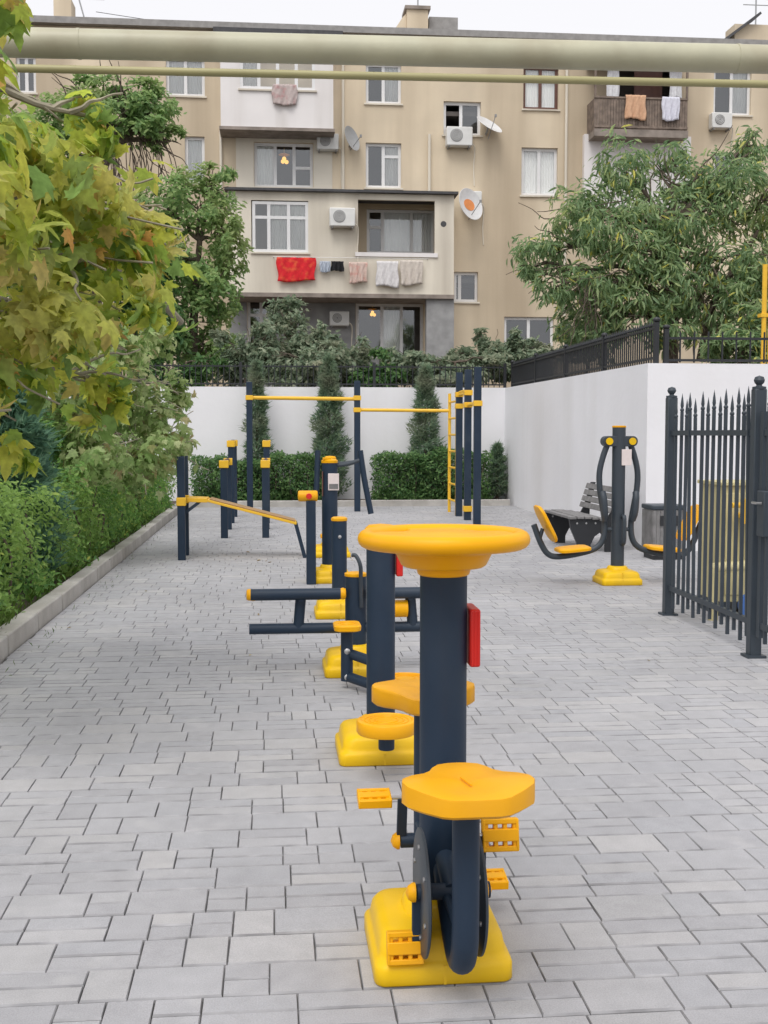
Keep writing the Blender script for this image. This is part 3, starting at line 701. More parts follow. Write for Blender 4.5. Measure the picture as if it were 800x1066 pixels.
# gas cabinet behind the fence
t = thing('gas_cabinet', 'cream gas cabinet with pipes standing behind the picket fence', 'gas cabinet', (3.83, 9.25, 0))
MB().bounds((-.18, -.15, .12), (.18, .35, 1.08)).build('body', M['cab'], t, bevel=.008)
MB().bounds((-.15, -.162, .18), (.15, -.152, 1.02)).build('door', M['cab'], t, bevel=.004)
MB().bounds((-.2, -.18, 1.08), (.2, .37, 1.11)).build('lid', M['cab'], t, bevel=.005)
MB().tube(curve([(-.3, -.3, 0), (-.3, -.3, .38), (-.25, -.3, .43), (-.05, -.3, .44), (0, -.3, .5), (0, -.25, .75), (0, -.16, .8)], 6), .04, 14).build('pipe', M['cab'], t)
MB().tube([(-.16, -.3, .93), (.08, -.3, .93)], .022, 10).tube([(-.05, -.3, .78), (-.05, -.3, .98)], .03, 10).tube([(-.05, -.3, .84), (-.05, -.16, .84)], .022, 10).build('valve', M['ypaint'], t)
MB().lathe([(.02, 0), (.1, .01), (.1, .05), (.02, .06)], (.0, -.3, .12), 'Y', 20).build('flange', M['blue'], t)
for sx in (-1, 1): MB().bounds((sx*.17, -.15, 0), (sx*.1, .35, .12)).build('leg', M['steel2'], t)

# ------------------------------------------------------------------ overhead pipes
def opipe(name, label, a, b, r, m, posts=True):
    a, b = Vector(a), Vector(b); d = (b-a).normalized(); A = a-d*6; B = b+d*7
    t = thing(name, label, 'pipe', (A.x, A.y, 0)); o = Vector((A.x, A.y, 0))
    MB().tube([A, A.lerp(B, .5), B], r, 28).build('pipe', M[m], t, off=o)
    for k in (.1, .345, .62, .9):
        p = A.lerp(B, k); MB().tube([p-d*.012, p+d*.012], r*1.035, 28).build('weld_joint', M[m], t, off=o)
    for p in (A.lerp(B, .02), A.lerp(B, .98)): MB().tube([(p.x, p.y, 0), (p.x, p.y, p.z-r)], .06, 12).build('support', M[m], t, off=o)
opipe('gas_pipe', 'thick pale gas pipe crossing above the whole court', at(0, 43.5, 9.3), at(800, 61.5, 9.3), .112, 'pipe')
opipe('gas_pipe', 'thin ochre pipe running just below the thick one', at(0, 70.5, 9.1), at(800, 87.5, 9.1), .030, 'pipe_thin')
t = thing('gas_riser', 'yellow vertical gas riser above the right hand wall', 'pipe', (at(795, 370, 15.6).x, 15.6, TZ))
MB().tube([(0, 0, 0), (0, 0, 1.6)], .034, 14).tube([(.11, .05, 0), (.11, .05, 1.5)], .03, 10).build('riser', M['ypaint'], t)
MB().box((.05, .02, .9), (.22, .12, .05)).build('clamp', M['ypaint'], t)

# ------------------------------------------------------------------ apartment building
FY = 41.0
bl = thing('apartment_building', 'tan rendered apartment block with balconies and mismatched windows', 'building', (5, FY, TZ)); BO = Vector((5, FY, TZ))
def px2(px, py, Y): p = at(px, py, Y); return p.x, p.z
def wall_holes(name, m, rect, Y, holes, depth=.22, parent=bl, world=False):
    """rect and holes in pixels of the photograph measured on the facade plane Y; real openings with reveals"""
    cv = (lambda r: r) if world else (lambda r: (*px2(r[0], r[3], Y), *px2(r[2], r[1], Y)))
    x0, z0, x1, z1 = cv(rect); H = [cv(h) for h in holes]
    xs = sorted({x0, x1, *[v for h in H for v in (h[0], h[2])]}); zs = sorted({z0, z1, *[v for h in H for v in (h[1], h[3])]})
    b = MB(); vt = {}
    def V(x, z, y):
        k = (round(x, 5), round(z, 5), y)
        if k not in vt: vt[k] = b.bm.verts.new((x, y, z))
        return vt[k]
    solid = lambda cx, cz: x0 < cx < x1 and z0 < cz < z1 and not any(h[0] < cx < h[2] and h[1] < cz < h[3] for h in H)
    nx, nz = len(xs)-1, len(zs)-1
    S = [[solid((xs[i]+xs[i+1])/2, (zs[j]+zs[j+1])/2) for j in range(nz)] for i in range(nx)]
    for i in range(nx):
        for j in range(nz):
            if not S[i][j]: continue
            a, c, d, e = xs[i], xs[i+1], zs[j], zs[j+1]
            for y in (Y, Y+depth): b.bm.faces.new((V(a, d, y), V(c, d, y), V(c, e, y), V(a, e, y)))
            for (ii, jj, p, q) in ((i-1, j, (a, d), (a, e)), (i+1, j, (c, d), (c, e)), (i, j-1, (a, d), (c, d)), (i, j+1, (a, e), (c, e))):
                if not (0 <= ii < nx and 0 <= jj < nz and S[ii][jj]):
                    b.bm.faces.new((V(*p, Y), V(*q, Y), V(*q, Y+depth), V(*p, Y+depth)))
    return b.build(name, m, parent, smooth=0, off=BO)
def window(r, Y, cols=(1,), rows=(1,), m='pvc', curt=(), sill=True, parent=bl, depth=.12, fw=.10, label=None, bars=None, openc=()):
    """r: pixel rectangle on facade plane; cols/rows: relative pane sizes; curt: pane columns hung with a net curtain"""
    x0, z0 = px2(r[0], r[3], Y); x1, z1 = px2(r[2], r[1], Y); y = Y+depth
    f = MB(); f.bounds((x0, y, z0), (x0+fw, y+.07, z1)); f.bounds((x1-fw, y, z0), (x1, y+.07, z1))
    f.bounds((x0+fw, y, z0), (x1-fw, y+.07, z0+fw)); f.bounds((x0+fw, y, z1-fw), (x1-fw, y+.07, z1))
    sw, sh = sum(cols), sum(rows); a = x0; xs = []
    for c in cols: xs.append((a, a+(x1-x0)*c/sw)); a += (x1-x0)*c/sw
    for k in range(1, len(cols)): f.bounds((xs[k][0]-fw*.55, y+.004, z0+fw), (xs[k][0]+fw*.55, y+.066, z1-fw))
    zz = z0
    if len(rows) > 1:
        zz = z0+(z1-z0)*rows[0]/sh
        for k in (bars if bars is not None else range(len(cols))):
            f.bounds((xs[k][0]+fw*.5, y+.008, zz-fw*.5), (xs[k][1]-fw*.5, y+.062, zz+fw*.5))
    fo = f.build('window', M[m], parent, smooth=0, off=BO)
    if label: fo['label'] = label
    for k, (a, c) in enumerate(xs):
        if k in openc: continue
        MB().face([(a+.02, y+.035, z0+.03), (c-.02, y+.035, z0+.03), (c-.02, y+.035, z1-.03), (a+.02, y+.035, z1-.03)]).build('pane', M['glass'], fo, smooth=0, off=BO)
    for k in curt:
        a, c = xs[k]; q = MB(); nn = 22; top, bot = [], []
        for i in range(nn+1):
            x = a+.02+(c-a-.04)*i/nn; dy = .014*math.sin(i*1.9)+.006*math.sin(i*3.7)
            top.append(q.bm.verts.new((x, y+.115+dy, z1-.02))); bot.append(q.bm.verts.new((x, y+.115+dy*1.3, z0+.03)))
        for i in range(nn): q.bm.faces.new((bot[i], bot[i+1], top[i+1], top[i]))
        q.build('curtain', M['curtain'], fo, off=BO)
    if sill: MB().bounds((x0-.06, Y-.06, z0-.06), (x1+.06, Y+depth-.002, z0-.004)).build('sill', M['cream'], fo, smooth=0, off=BO)
    return fo
X0, X1 = -20.0, 40.0; ZT = at(400, 37.5, FY).z
main_holes_px = dict(
    a=(-30, 57, -2, 100), b=(173, 60, 213, 99), c=(193, 142, 213, 190), d=(381, 66, 418, 107), e=(381, 149, 418, 195), f=(462, 106, 501, 140),
    g=(545, 69, 582, 113), h=(543, 154, 581, 203), i=(743, 72, 783, 119), j=(743, 160, 776, 200), k=(473, 283, 498, 314), l=(265, 149, 326, 194),
    m=(250, 62, 328, 92), n=(382, 218.5, 452, 264.5), o=(258, 309, 286, 365), p=(371, 316, 441, 372), q=(632, 66, 705, 137), r=(676, 158, 700, 200), s=(17, 57, 37, 96), u=(525, 330, 577, 375))
def to_world(r): return (*px2(r[0], r[3], FY), *px2(r[2], r[1], FY))
WH = [to_world(v) for k, v in main_holes_px.items() if k not in ('m',)]
wall_holes('wall', M['tan'], (X0, TZ-.3, X1, ZT), FY, WH, world=True)
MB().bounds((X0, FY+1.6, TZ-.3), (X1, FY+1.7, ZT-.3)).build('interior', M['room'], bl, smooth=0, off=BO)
fl = MB()
for py in (112, 200, 288, 376):
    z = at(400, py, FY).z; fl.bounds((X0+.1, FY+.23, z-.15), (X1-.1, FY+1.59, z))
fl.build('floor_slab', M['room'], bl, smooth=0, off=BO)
sw_ = MB(); sw_.bounds((X0, FY+.25, TZ-.3), (X0+.3, FY+11, ZT)); sw_.bounds((X1-.3, FY+.25, TZ-.3), (X1, FY+11, ZT)); sw_.bounds((X0, FY+11, TZ-.3), (X1, FY+11.3, ZT)); sw_.build('wall', M['tan'], bl, smooth=0, off=BO)
rf = MB().bounds((X0-.3, FY-.28, ZT+.003), (X1+.3, FY+11.6, ZT+.22)).build('roof', M['roofgrey'], bl, smooth=0, off=BO)
xa, za = px2(222, 38, FY-.4); xb, zb = px2(357, 31, FY-.4)
MB().bounds((xa, FY-.5, px2(290, 39, FY-.5)[1]), (xb, FY-.29, px2(290, 29.5, FY-.5)[1])).build('eave_board', M['roof'], rf, smooth=0, off=BO)
hp = main_holes_px
window(hp['b'], FY, (1, 1), curt=(0, 1)); window(hp['c'], FY, (1,), curt=(0,)); window(hp['d'], FY, (1, 1), (3, 1), curt=(1,), bars=(0,)); window(hp['e'], FY, (1, 1), (3, 1.2), curt=(1,), bars=(1,))
window(hp['f'], FY, (1, 1.1), openc=(0,)); window(hp['g'], FY, (1, 1), (3, 1.2), m='brownframe', curt=(0, 1)); window(hp['h'], FY, (1, 1), curt=(0, 1))
window(hp['i'], FY, (1, 1), curt=(1,)); window(hp['j'], FY, (1, 1)); window(hp['k'], FY, (1, 3)); window(hp['r'], FY, (1,), curt=(0,)); window(hp['s'], FY, (1, 1)); window(hp['a'], FY, (1, 1)); window(hp['u'], FY, (1, 1))
window(hp['l'], FY, (1.1, 1, 1), curt=(0,), bars=(2,), rows=(1, 1.2)); window(hp['o'], FY, (1, 1), (2, 1), curt=()); window(hp['p'], FY, (1.2, .9, 1), curt=(1,), sill=False)
window((382, 219, 452, 264), FY, (.7, 1.3, 1), (1.5, 1), curt=(1, 2), bars=(0,), sill=False, depth=.02)
# column of pale render under the top balcony
def pxbox(n, m, r, Ya, Yb, parent=bl, bevel=0):
    x0, z0 = px2(r[0], r[3], Ya); x1, z1 = px2(r[2], r[1], Ya)
    return MB().bounds((x0, Ya, z0), (x1, Yb, z1)).build(n, m, parent, smooth=0, off=BO, bevel=bevel)
wall_holes('wall', M['cream'], (246, 134, 346, 200), FY-.03, [(264.5, 148.5, 326.5, 194.5)], .03)
# enclosed top balcony
BY = 39.9
bc = wall_holes('balcony', M['white_render'], (230, 40, 347, 131), BY, [(250, 52, 328, 92)], .1); bc['label'] = 'enclosed white balcony under the roof'
x0, z0 = px2(230, 131, BY); x1, z1 = px2(347, 40, BY)
MB().bounds((x0, BY+.1, z0), (x0+.1, FY, z1)).bounds((x1-.1, BY+.1, z0), (x1, FY, z1)).build('side_wall', M['white_render'], bc, smooth=0, off=BO)
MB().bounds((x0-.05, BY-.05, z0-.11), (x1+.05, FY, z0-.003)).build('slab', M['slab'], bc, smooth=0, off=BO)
window((250, 52, 328, 92), BY, (1, 1, 1, 1), curt=(0,), depth=.02, sill=True)
# big lower extension with loggia
EY = 39.3
ex = wall_holes('extension', M['cream'], (238, 203, 473, 304), EY, [(262, 209, 321, 262), (373, 209, 453, 263)], .12); ex['label'] = 'cream lower extension with an open loggia'
x0, z0 = px2(238, 304, EY); x1, z1 = px2(473, 203, EY)
MB().bounds((x1-.12, EY+.121, z0), (x1, FY, z1)).bounds((x0, EY+.121, z0), (x0+.12, FY, z1)).build('side_wall', M['cream'], ex, smooth=0, off=BO)
MB().bounds((x0-.1, EY-.2, z1+.003), (x1+.12, FY, z1+.085)).build('roof', M['roof'], ex, smooth=0, off=BO)
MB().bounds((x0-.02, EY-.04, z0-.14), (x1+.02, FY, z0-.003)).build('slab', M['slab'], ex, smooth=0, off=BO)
xl, _ = px2(371, 262, EY); zt = at(373, 206, EY).z
MB().bounds((xl-.12, EY+.125, z0), (xl, FY-.01, z1-.01)).build('partition', M['cream'], ex, smooth=0, off=BO)
pxbox('trim', M['white_render'], (370, 263.5, 456, 266.5), EY-.05, EY-.002, ex)
window((263, 210, 321, 262), EY, (1, 1.2, 1.2), (2.2, 1), curt=(1, 2), depth=.03)
lw = wall_holes('ground_floor', M['grey_stone'], (444, 310, 473, 420), EY+.1, [], .3)
wall_holes('wall', M['grey_stone'], (240, 312, 400, 420), FY-.04, [(257.5, 308, 286.5, 365.5), (370.5, 314, 401, 372.5)], .03)
x2, _ = px2(257, 312, EY)
# wooden balcony at right
WY = 40.0
wb = pxbox('balcony_floor', M['slab'], (619, 136, 717, 141), WY, FY)
wb['label'] = 'small open balcony with weathered timber rail'
rl = MB(); x0, z0 = px2(619, 135, WY); x1, z1 = px2(717, 104, WY)
n = 34
for k in range(n):
    xx = x0+(x1-x0)*k/n; rl.bounds((xx, WY+.03, z0+.02), (xx+(x1-x0)/n*.86, WY+.055, z1-.01*random.random()))
for k in range(10):
    yy = WY+.06+k*.09; rl.bounds((x0, yy, z0+.02), (x0+.025, yy+.075, z1)); rl.bounds((x1-.025, yy, z0+.02), (x1, yy+.075, z1))
rl.bounds((x0, WY, z1), (x1, WY+.08, z1+.06)); rl.bounds((x0, WY, z0+.1), (x1, WY+.029, z0+.17))
rl.build('balcony_rail', M['wood'], bl, smooth=0, off=BO)
x2, z2 = px2(619, 62, WY); x3, _ = px2(717, 62, WY)
MB().bounds((x0, WY+.01, z1+.061), (x0+.07, WY+.08, z2)).bounds((x1-.07, WY+.01, z1+.061), (x1, WY+.08, z2)).build('balcony_post', M['wood'], bl, smooth=0, off=BO)
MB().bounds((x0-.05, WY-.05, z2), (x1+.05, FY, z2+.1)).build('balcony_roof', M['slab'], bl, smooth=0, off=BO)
pxbox('wall', M['white_render'], (608, 142, 720, 215), FY-.25, FY)
pxbox('window', M['brownframe'], (660, 72, 690, 134), FY+.3, FY+.35)
# pilaster strips and downpipes
for (px, y0, y1) in ((447, 140, 205), (357, 60, 200), (590, 60, 330), (230, 135, 200)):
    a = at(px, y0, FY); b_ = at(px, y1, FY); MB().tube([(a.x, FY-.08, a.z), (a.x, FY-.08, b_.z)], .05, 8).build('downpipe', M['cream'], bl, off=BO)
# chimneys and roof boxes
for (r, m_, Ya) in (((424, 10, 446, 40), 'tan', FY+1.2), ((447, 18, 477, 40), 'roofgrey', FY+1.6), ((56, -2, 74, 22), 'tan', FY+2.), ((765, 26, 812, 50), 'tan', FY+1.5)):
    x0, z0 = px2(r[0], r[3], Ya); x1, z1 = px2(r[2], r[1], Ya)
    c_ = MB().bounds((x0, Ya, ZT+.221), (x1, Ya+.9, z1)).build('chimney', M[m_], rf, smooth=0, off=BO)
    if r[0] == 424:
        q = MB(); q.prism([(x0-.75, ZT+.22), (x0-.003, ZT+.22), (x0-.003, z1-.1), (x0-.15, z1-.25)], 0, .5, Matrix.Translation((0, Ya+.6, 0)) @ Matrix.Rotation(PI/2, 4, 'X')); q.build('buttress', M['tan'], c_, smooth=0, off=BO)
        MB().bounds((x0-.08, Ya-.08, z1+.002), (x1+.08, Ya+.98, z1+.12)).build('chimney_cap', M['slab'], c_, smooth=0, off=BO)
    if r[0] == 765:
        q = MB(); q.bar((x0-.75, Ya+.2, ZT+.5), (x0+.9, Ya+.2, z1+.35), .9, .09, up=(0, 0, 1)); q.build('gable', M['roof'], c_, smooth=0, off=BO)
for (px, top, lab) in ((436, -12, 'thin aerial mast with two bars on the tan chimney'), (790, -6, 'thin aerial mast at the far right of the roof'), (93, -8, 'slanted aerial mast beside the left chimney')):
    zb = at(px, 34, FY+2).z; p = at(px, top, FY+2); t = thing('aerial', lab, 'aerial', (p.x, FY+2.2, ZT+.22), 0, 'roof aerials')
    h = p.z-ZT; m_ = MB(); m_.tube([(0, 0, 0), (.0 if px != 93 else -.5, 0, h)], .03, 6)
    for zz in (.8, .92): m_.tube([(-.5, 0, h*zz), (.5, 0, h*zz)], .018, 6)
    m_.build('mast', M['dishgrey'], t)

for (a, b_, lab) in ((at(-40, 33, 40), at(840, 44, 46), 'thin wire strung above the roof from left to right'), (at(100, 12, 43), at(440, 33, 42.5), 'thin wire from the left aerial to the tan chimney')):
    a, b_ = Vector(a), Vector(b_); pts = [a.lerp(b_, k/12)-Vector((0, 0, .35*math.sin(PI*k/12))) for k in range(13)]
    tag(MB().tube(pts, .012, 5).build('overhead_wire', M['roof']), lab, 'wire')
p = at(462, 233, EY); MB().lathe([(.0, -.03), (.09, -.03), (.1, 0)], (p.x, EY-.004, p.z), 'Y', 16).build('vent', M['roof'], bl, off=BO)
# things on the facade
def ac(label, cx, cy, Y, wpx=24):
    p = at(cx, cy, Y); t = thing('ac_unit', label, 'air conditioner', (p.x, Y-.42, p.z-.3), 0, 'outdoor air conditioner units'); s = wpx/24*.82
    b = MB().bounds((-.5*s, .02, .0), (.5*s, .38, .62*s+.08)).build('casing', M['ac'], t, bevel=.03)
    g = MB().lathe([(.0, -.004), (.235*s, -.004), (.24*s, .002), (.0, .012)], (-.12*s, .012, .34*s+.03), 'Y', 28).build('fan_grille', M['acgrill'], t)
    q = MB()
    for rr in (.07, .13, .19): q.torus((0, 0, 0), rr*s, .008, 24, 5)
    o = q.build('ring', M['ac'], g); o.location = (-.12*s, -.0, .34*s+.03); o.rotation_euler = (PI/2, 0, 0)
    MB().tube(curve([(.5*s, .2, .12), (.5*s+.1, .25, .02), (.5*s+.12, .36, -.25), (.5*s+.1, .4, -.7), (.5*s+.13, .41, -1.3)], 4), .022, 6).build('hose', M['cream'], t)
    MB().bounds((-.42*s, .05, -.05), (-.36*s, .42, -.003)).bounds((.36*s, .05, -.05), (.42*s, .42, -.003)).build('bracket', M['acgrill'], t)
    return t
ac('white air conditioner beside the grey dish under the top balcony', 341, 149, FY, 22); ac('white air conditioner under the open dark window near the white dish', 477, 145, FY, 27)
ac('white air conditioner right of the wooden balcony', 748, 127, FY, 22); ac('white air conditioner on the cream extension beside its loggia', 356, 228, EY, 25); ac('air conditioner low on the grey ground floor wall', 353, 331, FY, 20)
ac('air conditioner half hidden behind the large orange marked dish', 490, 207, FY, 20)
def dish(label, px, py, Y, rpx, m, aim, spot=False):
    p = at(px, py, Y); t = thing('satellite_dish', label, 'satellite dish', (p.x, Y, p.z), 0, 'satellite dishes'); r = rpx*Y/F
    q = MB(); pr = [(0, 0), (.4*r, .02*r), (.7*r, .08*r), (.9*r, .145*r), (r, .18*r), (r*.985, .195*r), (.9*r, .165*r), (.7*r, .1*r), (.4*r, .04*r), (0, .02*r)]
    q.lathe(pr, n=36); o = q.build('reflector', M[m], t, smooth=60); d = Vector(aim).normalized(); o.rotation_euler = d.to_track_quat('Z', 'Y').to_euler(); o.location = Vector((0, -.45, 0))
    MB().tube([(0, .0, -.3*r), (0, -.25, -.25*r), (0, -.44, 0)], .035, 8).build('mount', M['dishgrey'], t)
    e = Vector((0, -.45, 0))+d*r*1.0+Vector((0, 0, -.15*r)); MB().tube([Vector((0, -.45, -.85*r)), e], .015, 6).box(e, (.07, .07, .09)).build('feed_arm', M['acgrill'], t)
    if spot:
        s_ = MB().lathe([(0, .035*r), (.3*r, .045*r), (.45*r, .062*r), (.46*r, .05*r)], n=24, sx=1, sy=.8).build('print', M['orange'], o)
    return t
dish('grey satellite dish beside the upper air conditioner', 364, 148, FY, 13, 'dishgrey', (.75, -.55, .25)); dish('small white satellite dish seen edge on beside the open window', 506, 135, FY, 15, 'dishwhite', (.45, -.55, .8))
dish('large white satellite dish with an orange print beside the extension', 486, 216, FY-.3, 17, 'dishwhite', (.6, -.8, .25), True)
def laundry(label, r, Y, col, col2=None, folds=3, name='towel', cat='laundry'):
    p = at((r[0]+r[2])/2, r[1], Y); wd = (r[2]-r[0])*Y/F; ht = (r[3]-r[1])*Y/F; q = MB(); nx, nz = 24, 12; ph = random.random()*6
    g = [[q.bm.verts.new((wd*(i/nx-.5)*(1+.06*math.sin(j*.5+ph)), -.05-.035*math.sin(i/nx*folds*2*PI+ph)*(.3+j/nz)-.01*math.sin(i*1.3+j), -ht*j/nz*(1+.05*math.sin(i/nx*5+ph)))) for i in range(nx+1)] for j in range(nz+1)]
    for j in range(nz):
        for i in range(nx): q.bm.faces.new((g[j][i], g[j][i+1], g[j+1][i+1], g[j+1][i]))
    o = q.build(name, cloth(label[:18], col, col2)); o.location = (p.x, Y, p.z); m_ = o.modifiers.new('s', 'SOLIDIFY'); m_.thickness = .012
    return tag(o, label, cat, 'laundry hung out on the balconies')
LY = EY-.12
laundry('bright red towel hanging on the cream extension', (289, 268, 328, 292), LY, (.68, .02, .03), (.78, .16, .05)); laundry('tiny pale blue cloth between the red towel and the black one', (333, 272, 344, 283), LY, (.45, .5, .58))
laundry('small black garment on the line of the extension', (345, 272, 358, 282), LY, (.015, .015, .018)); laundry('pink patterned cloth on the line of the extension', (364, 273, 382, 294), LY, (.62, .48, .42), (.6, .25, .2))
laundry('white towel on the line next to the beige one', (392, 272, 415, 298), LY, (.68, .66, .66)); laundry('beige towel at the right end of the line', (417, 271, 440, 296), LY, (.60, .54, .48))
laundry('orange towel over the rail of the wooden balcony', (651, 99, 673, 124), WY-.03, (.62, .38, .24)); laundry('white garment over the rail of the wooden balcony', (689, 101, 708, 125), WY-.03, (.66, .66, .74))
laundry('pinkish grey garment under the windows of the enclosed top balcony', (284, 88, 309, 108), BY-.06, (.5, .42, .4), (.42, .2, .2), 2, 'garment')
laundry('pale sheet hung inside the left of the wooden balcony', (632, 70, 645, 103), WY+.35, (.7, .7, .72), None, 2, 'sheet'); laundry('pale sheet hung inside the right of the wooden balcony', (697, 70, 710, 103), WY+.35, (.7, .7, .72), None, 2, 'sheet')
a, b_ = at(285, 268, EY), at(445, 270, EY)
tag(MB().tube([(a.x, LY-.05, a.z), (b_.x, LY-.05, b_.z)], .008, 6).tube([(a.x, LY-.05, a.z), (a.x, EY, a.z)], .012, 6).tube([(b_.x, LY-.05, b_.z), (b_.x, EY, b_.z)], .012, 6).build('clothes_line', M['bolt']), 'thin clothes line in front of the cream extension', 'clothes line')
def lamp(label, px, py, Y, r):
    p = at(px, py, Y); t = thing('pendant_lamp', label, 'lamp', p, 0, 'lit lamps behind windows')
    m_ = MB()
    for dx, dz in ((0, 0), (r*1.1, -r*1.5), (-r*.6, -r*1.3)): m_.lathe([(0.01, -r), (r*.75, -r*.66), (r, 0), (r*.75, r*.66), (.01, r)], (dx, 0, dz), n=14)
    m_.build('bulb', M['lamp'], t); MB().lathe([(.05, r*2.6), (r*2.6, r*1.9), (r*2.7, r*1.8), (.05, r*2.4)], n=20).tube([(0, 0, 0), (0, 0, r*5)], .012, 6).build('shade', M['ypaint'], t)
lamp('lit amber pendant lamp behind the middle floor window', 296, 165, FY+.55, .075); lamp('small lit lamp behind the ground floor glass doors', 388, 325, FY+.55, .06)

# ------------------------------------------------------------------ vegetation
def blob_core(parent, boxes, off, m='bark'):
    q = MB()
    for (a, b_) in boxes: q.bounds(a, b_)
    return q.build('stems', M[m], parent, smooth=0, off=off)
def hedge(label, x0, x1, y0, y1, z0, z1, n, size, lm, zvar=.12, group=None):
    o = Vector(((x0+x1)/2, (y0+y1)/2, z0)); t = thing('hedge', label, 'hedge', o, 0, group)
    st = MB()
    k = int(max(x1-x0, y1-y0)/.35)
    for i in range(k):
        for _ in range(3):
            bx, by = random.uniform(x0+.1, x1-.1), random.uniform(y0+.1, y1-.1)
            st.tube(curve([(bx, by, z0-.05), (bx+random.gauss(0, .05), by+random.gauss(0, .05), z0+(z1-z0)*.45), (bx+random.gauss(0, .12), by+random.gauss(0, .12), z1-.12)], 2), [.014, .013, .012, .01, .006], 5)
    tag(st.build('stems', M['bark'], t, off=o), kind='stuff')
    u = RNG.random((n, 3)); face = RNG.integers(0, 3, n)             # gather leaves towards the outer faces
    P = np.stack([x0+u[:, 0]*(x1-x0), y0+u[:, 1]*(y1-y0), z0+u[:, 2]*(z1-z0)], 1); c = np.array([(x0+x1)/2, (y0+y1)/2, (z0+z1)/2]); hx = np.array([(x1-x0)/2, (y1-y0)/2, (z1-z0)/2])
    q = (P-c)/hx; s = np.abs(RNG.normal(0, .22, n))
    side = np.sign(q[np.arange(n), face]+1e-9); big = np.argmax([x1-x0, y1-y0]); 
    for ax in (0, 1, 2):
        mk = face == ax
        if ax == big: continue
        q[mk, ax] = side[mk]*(1-s[mk])
    P = c+q*hx; Lc = P[:, big]; 
    wob = .5*np.sin(Lc*2.1+z0)+.35*np.sin(Lc*5.3+1)+.3*np.sin(Lc*11+.6)
    P[:, 2] += zvar*wob*(P[:, 2]-z0)/(z1-z0); small = 1-big
    P[:, small] += (.10*np.sin(Lc*3.7+P[:, 2]*6)+.07*np.sin(Lc*9.1+P[:, 2]*13+2))*hx[small]/.5+RNG.normal(0, .035, n); P += RNG.normal(0, .02, (n, 3))
    P[:, 2] = np.maximum(P[:, 2], z0+.01)
    nr = q*.8+np.array([0, 0, .5])
    leaf_mesh('foliage', T_OVAL, P-np.array(o), RNG.uniform(size*.6, size*1.25, n), nr, q*.5+np.array([0, 0, .3]), M[lm], t, .5)
hedge('bright green leafy hedge along the left kerb', -3.0, -2.06, 5.6, 23.6, .08, 1.0, 50000, .062, 'leaf_hedge', zvar=.26)
hedge('dark hedge at the far wall left of the pull up frame middle post', -1.7, 1.1, 24.1, 24.9, .1, 1.02, 13000, .075, 'leaf_dark')
hedge('dark hedge at the far wall under the yellow ladder', 2.12, 4.6, 24.1, 24.9, .1, 1.1, 12000, .075, 'leaf_dark')
def conifer(label, base, h, r, n, lm='leaf_cypress', lean=0, size=.16, group=None, shape=.8):
    base = Vector(base); t = thing('conifer', label, 'conifer', base, 0, group)
    MB().tube([(0, 0, 0), (lean*h*.5, 0, h*.5), (lean*h, 0, h*.97)], [.04, .028, .008], 8).build('trunk', M['bark'], t)
    zt = RNG.random(n)**.85; ang = RNG.random(n)*2*PI
    rad = r*(np.minimum(1, zt*6+.35))*(1-zt)**shape*(.75+.25*np.sin(zt*38+np.sin(ang*2)*1.6)+.16*np.sin(ang*3+zt*21)); rr = rad*np.sqrt(.25+.75*RNG.random(n))
    P = np.stack([rr*np.cos(ang)+lean*h*zt, rr*np.sin(ang), .05+h*zt*.97], 1); d = np.stack([np.cos(ang), np.sin(ang), np.full(n, .7)], 1)
    leaf_mesh('foliage', T_SPRAY, P, RNG.uniform(size*.6, size*1.2, n), RNG.normal(0, 1, (n, 3)), d, M[lm], t, .35)
G = 'slim conifers against the far wall'
conifer('slim conifer behind the leftmost pull up post', (at(268, 500, 24.6).x, 24.6, .1), 2.95, .36, 6000, group=G, shape=.55)
conifer('slim conifer between the first and second pull up posts', (at(343, 500, 24.6).x, 24.6, .1), 3.05, .52, 8500, group=G, shape=.6)
conifer('slim brownish conifer left of the yellow ladder', (at(443, 500, 24.6).x, 24.6, .1), 2.85, .5, 7000, group=G, shape=.55)
conifer('short small conifer in the far right corner of the court', (at(518, 500, 24.7).x, 24.7, .1), 1.15, .27, 2200, group=G, shape=.5)
conifer('bushy blue green conifer rising from the left hedge', (-2.5, 11.3, .08), 1.95, .6, 9000, 'leaf_conifer', size=.19, shape=.5)
conifer('second blue green conifer half hidden by the hedge near the left frame edge', (-3.1, 10.0, .08), 2.2, .62, 7000, 'leaf_conifer', size=.19, shape=.6)

def bank(label, x, y, h, r, n, lm_, size, tm):
    c = [(x+random.gauss(0, .5)*r, y+random.gauss(0, .6)*r, .3+h*random.uniform(.25, .85), r*random.uniform(.4, .65), r*random.uniform(.4, .7), h*random.uniform(.15, .25)) for _ in range(7)]
    tree('shrub', label, 'shrub', (x, y, .07), [(x, y, .07), (x, y, .5), (x+.05, y, h*.8)], .03, c, n, lm_, tm, size, group='leafy shrubs above the left hedge', shell=.3, spread=.2, clump=40)
bank('fresh green shrub rising above the hedge just past the blue green conifer', -2.7, 13.2, 1.75, .75, 4200, 'leaf_hedge', .075, T_OVAL)
bank('pale green shrub above the far end of the left hedge', -2.75, 18.5, 1.9, .85, 3600, 'leaf_sap', .10, T_MAPLE); bank('light green shrub above the hedge level with the sit up bench', -2.7, 15.8, 1.7, .7, 3600, 'leaf_hedge', .08, T_OVAL)
bank('light green shrub above the hedge at the left edge of the picture', -2.85, 9.3, 1.45, .6, 4200, 'leaf_hedge', .07, T_OVAL)
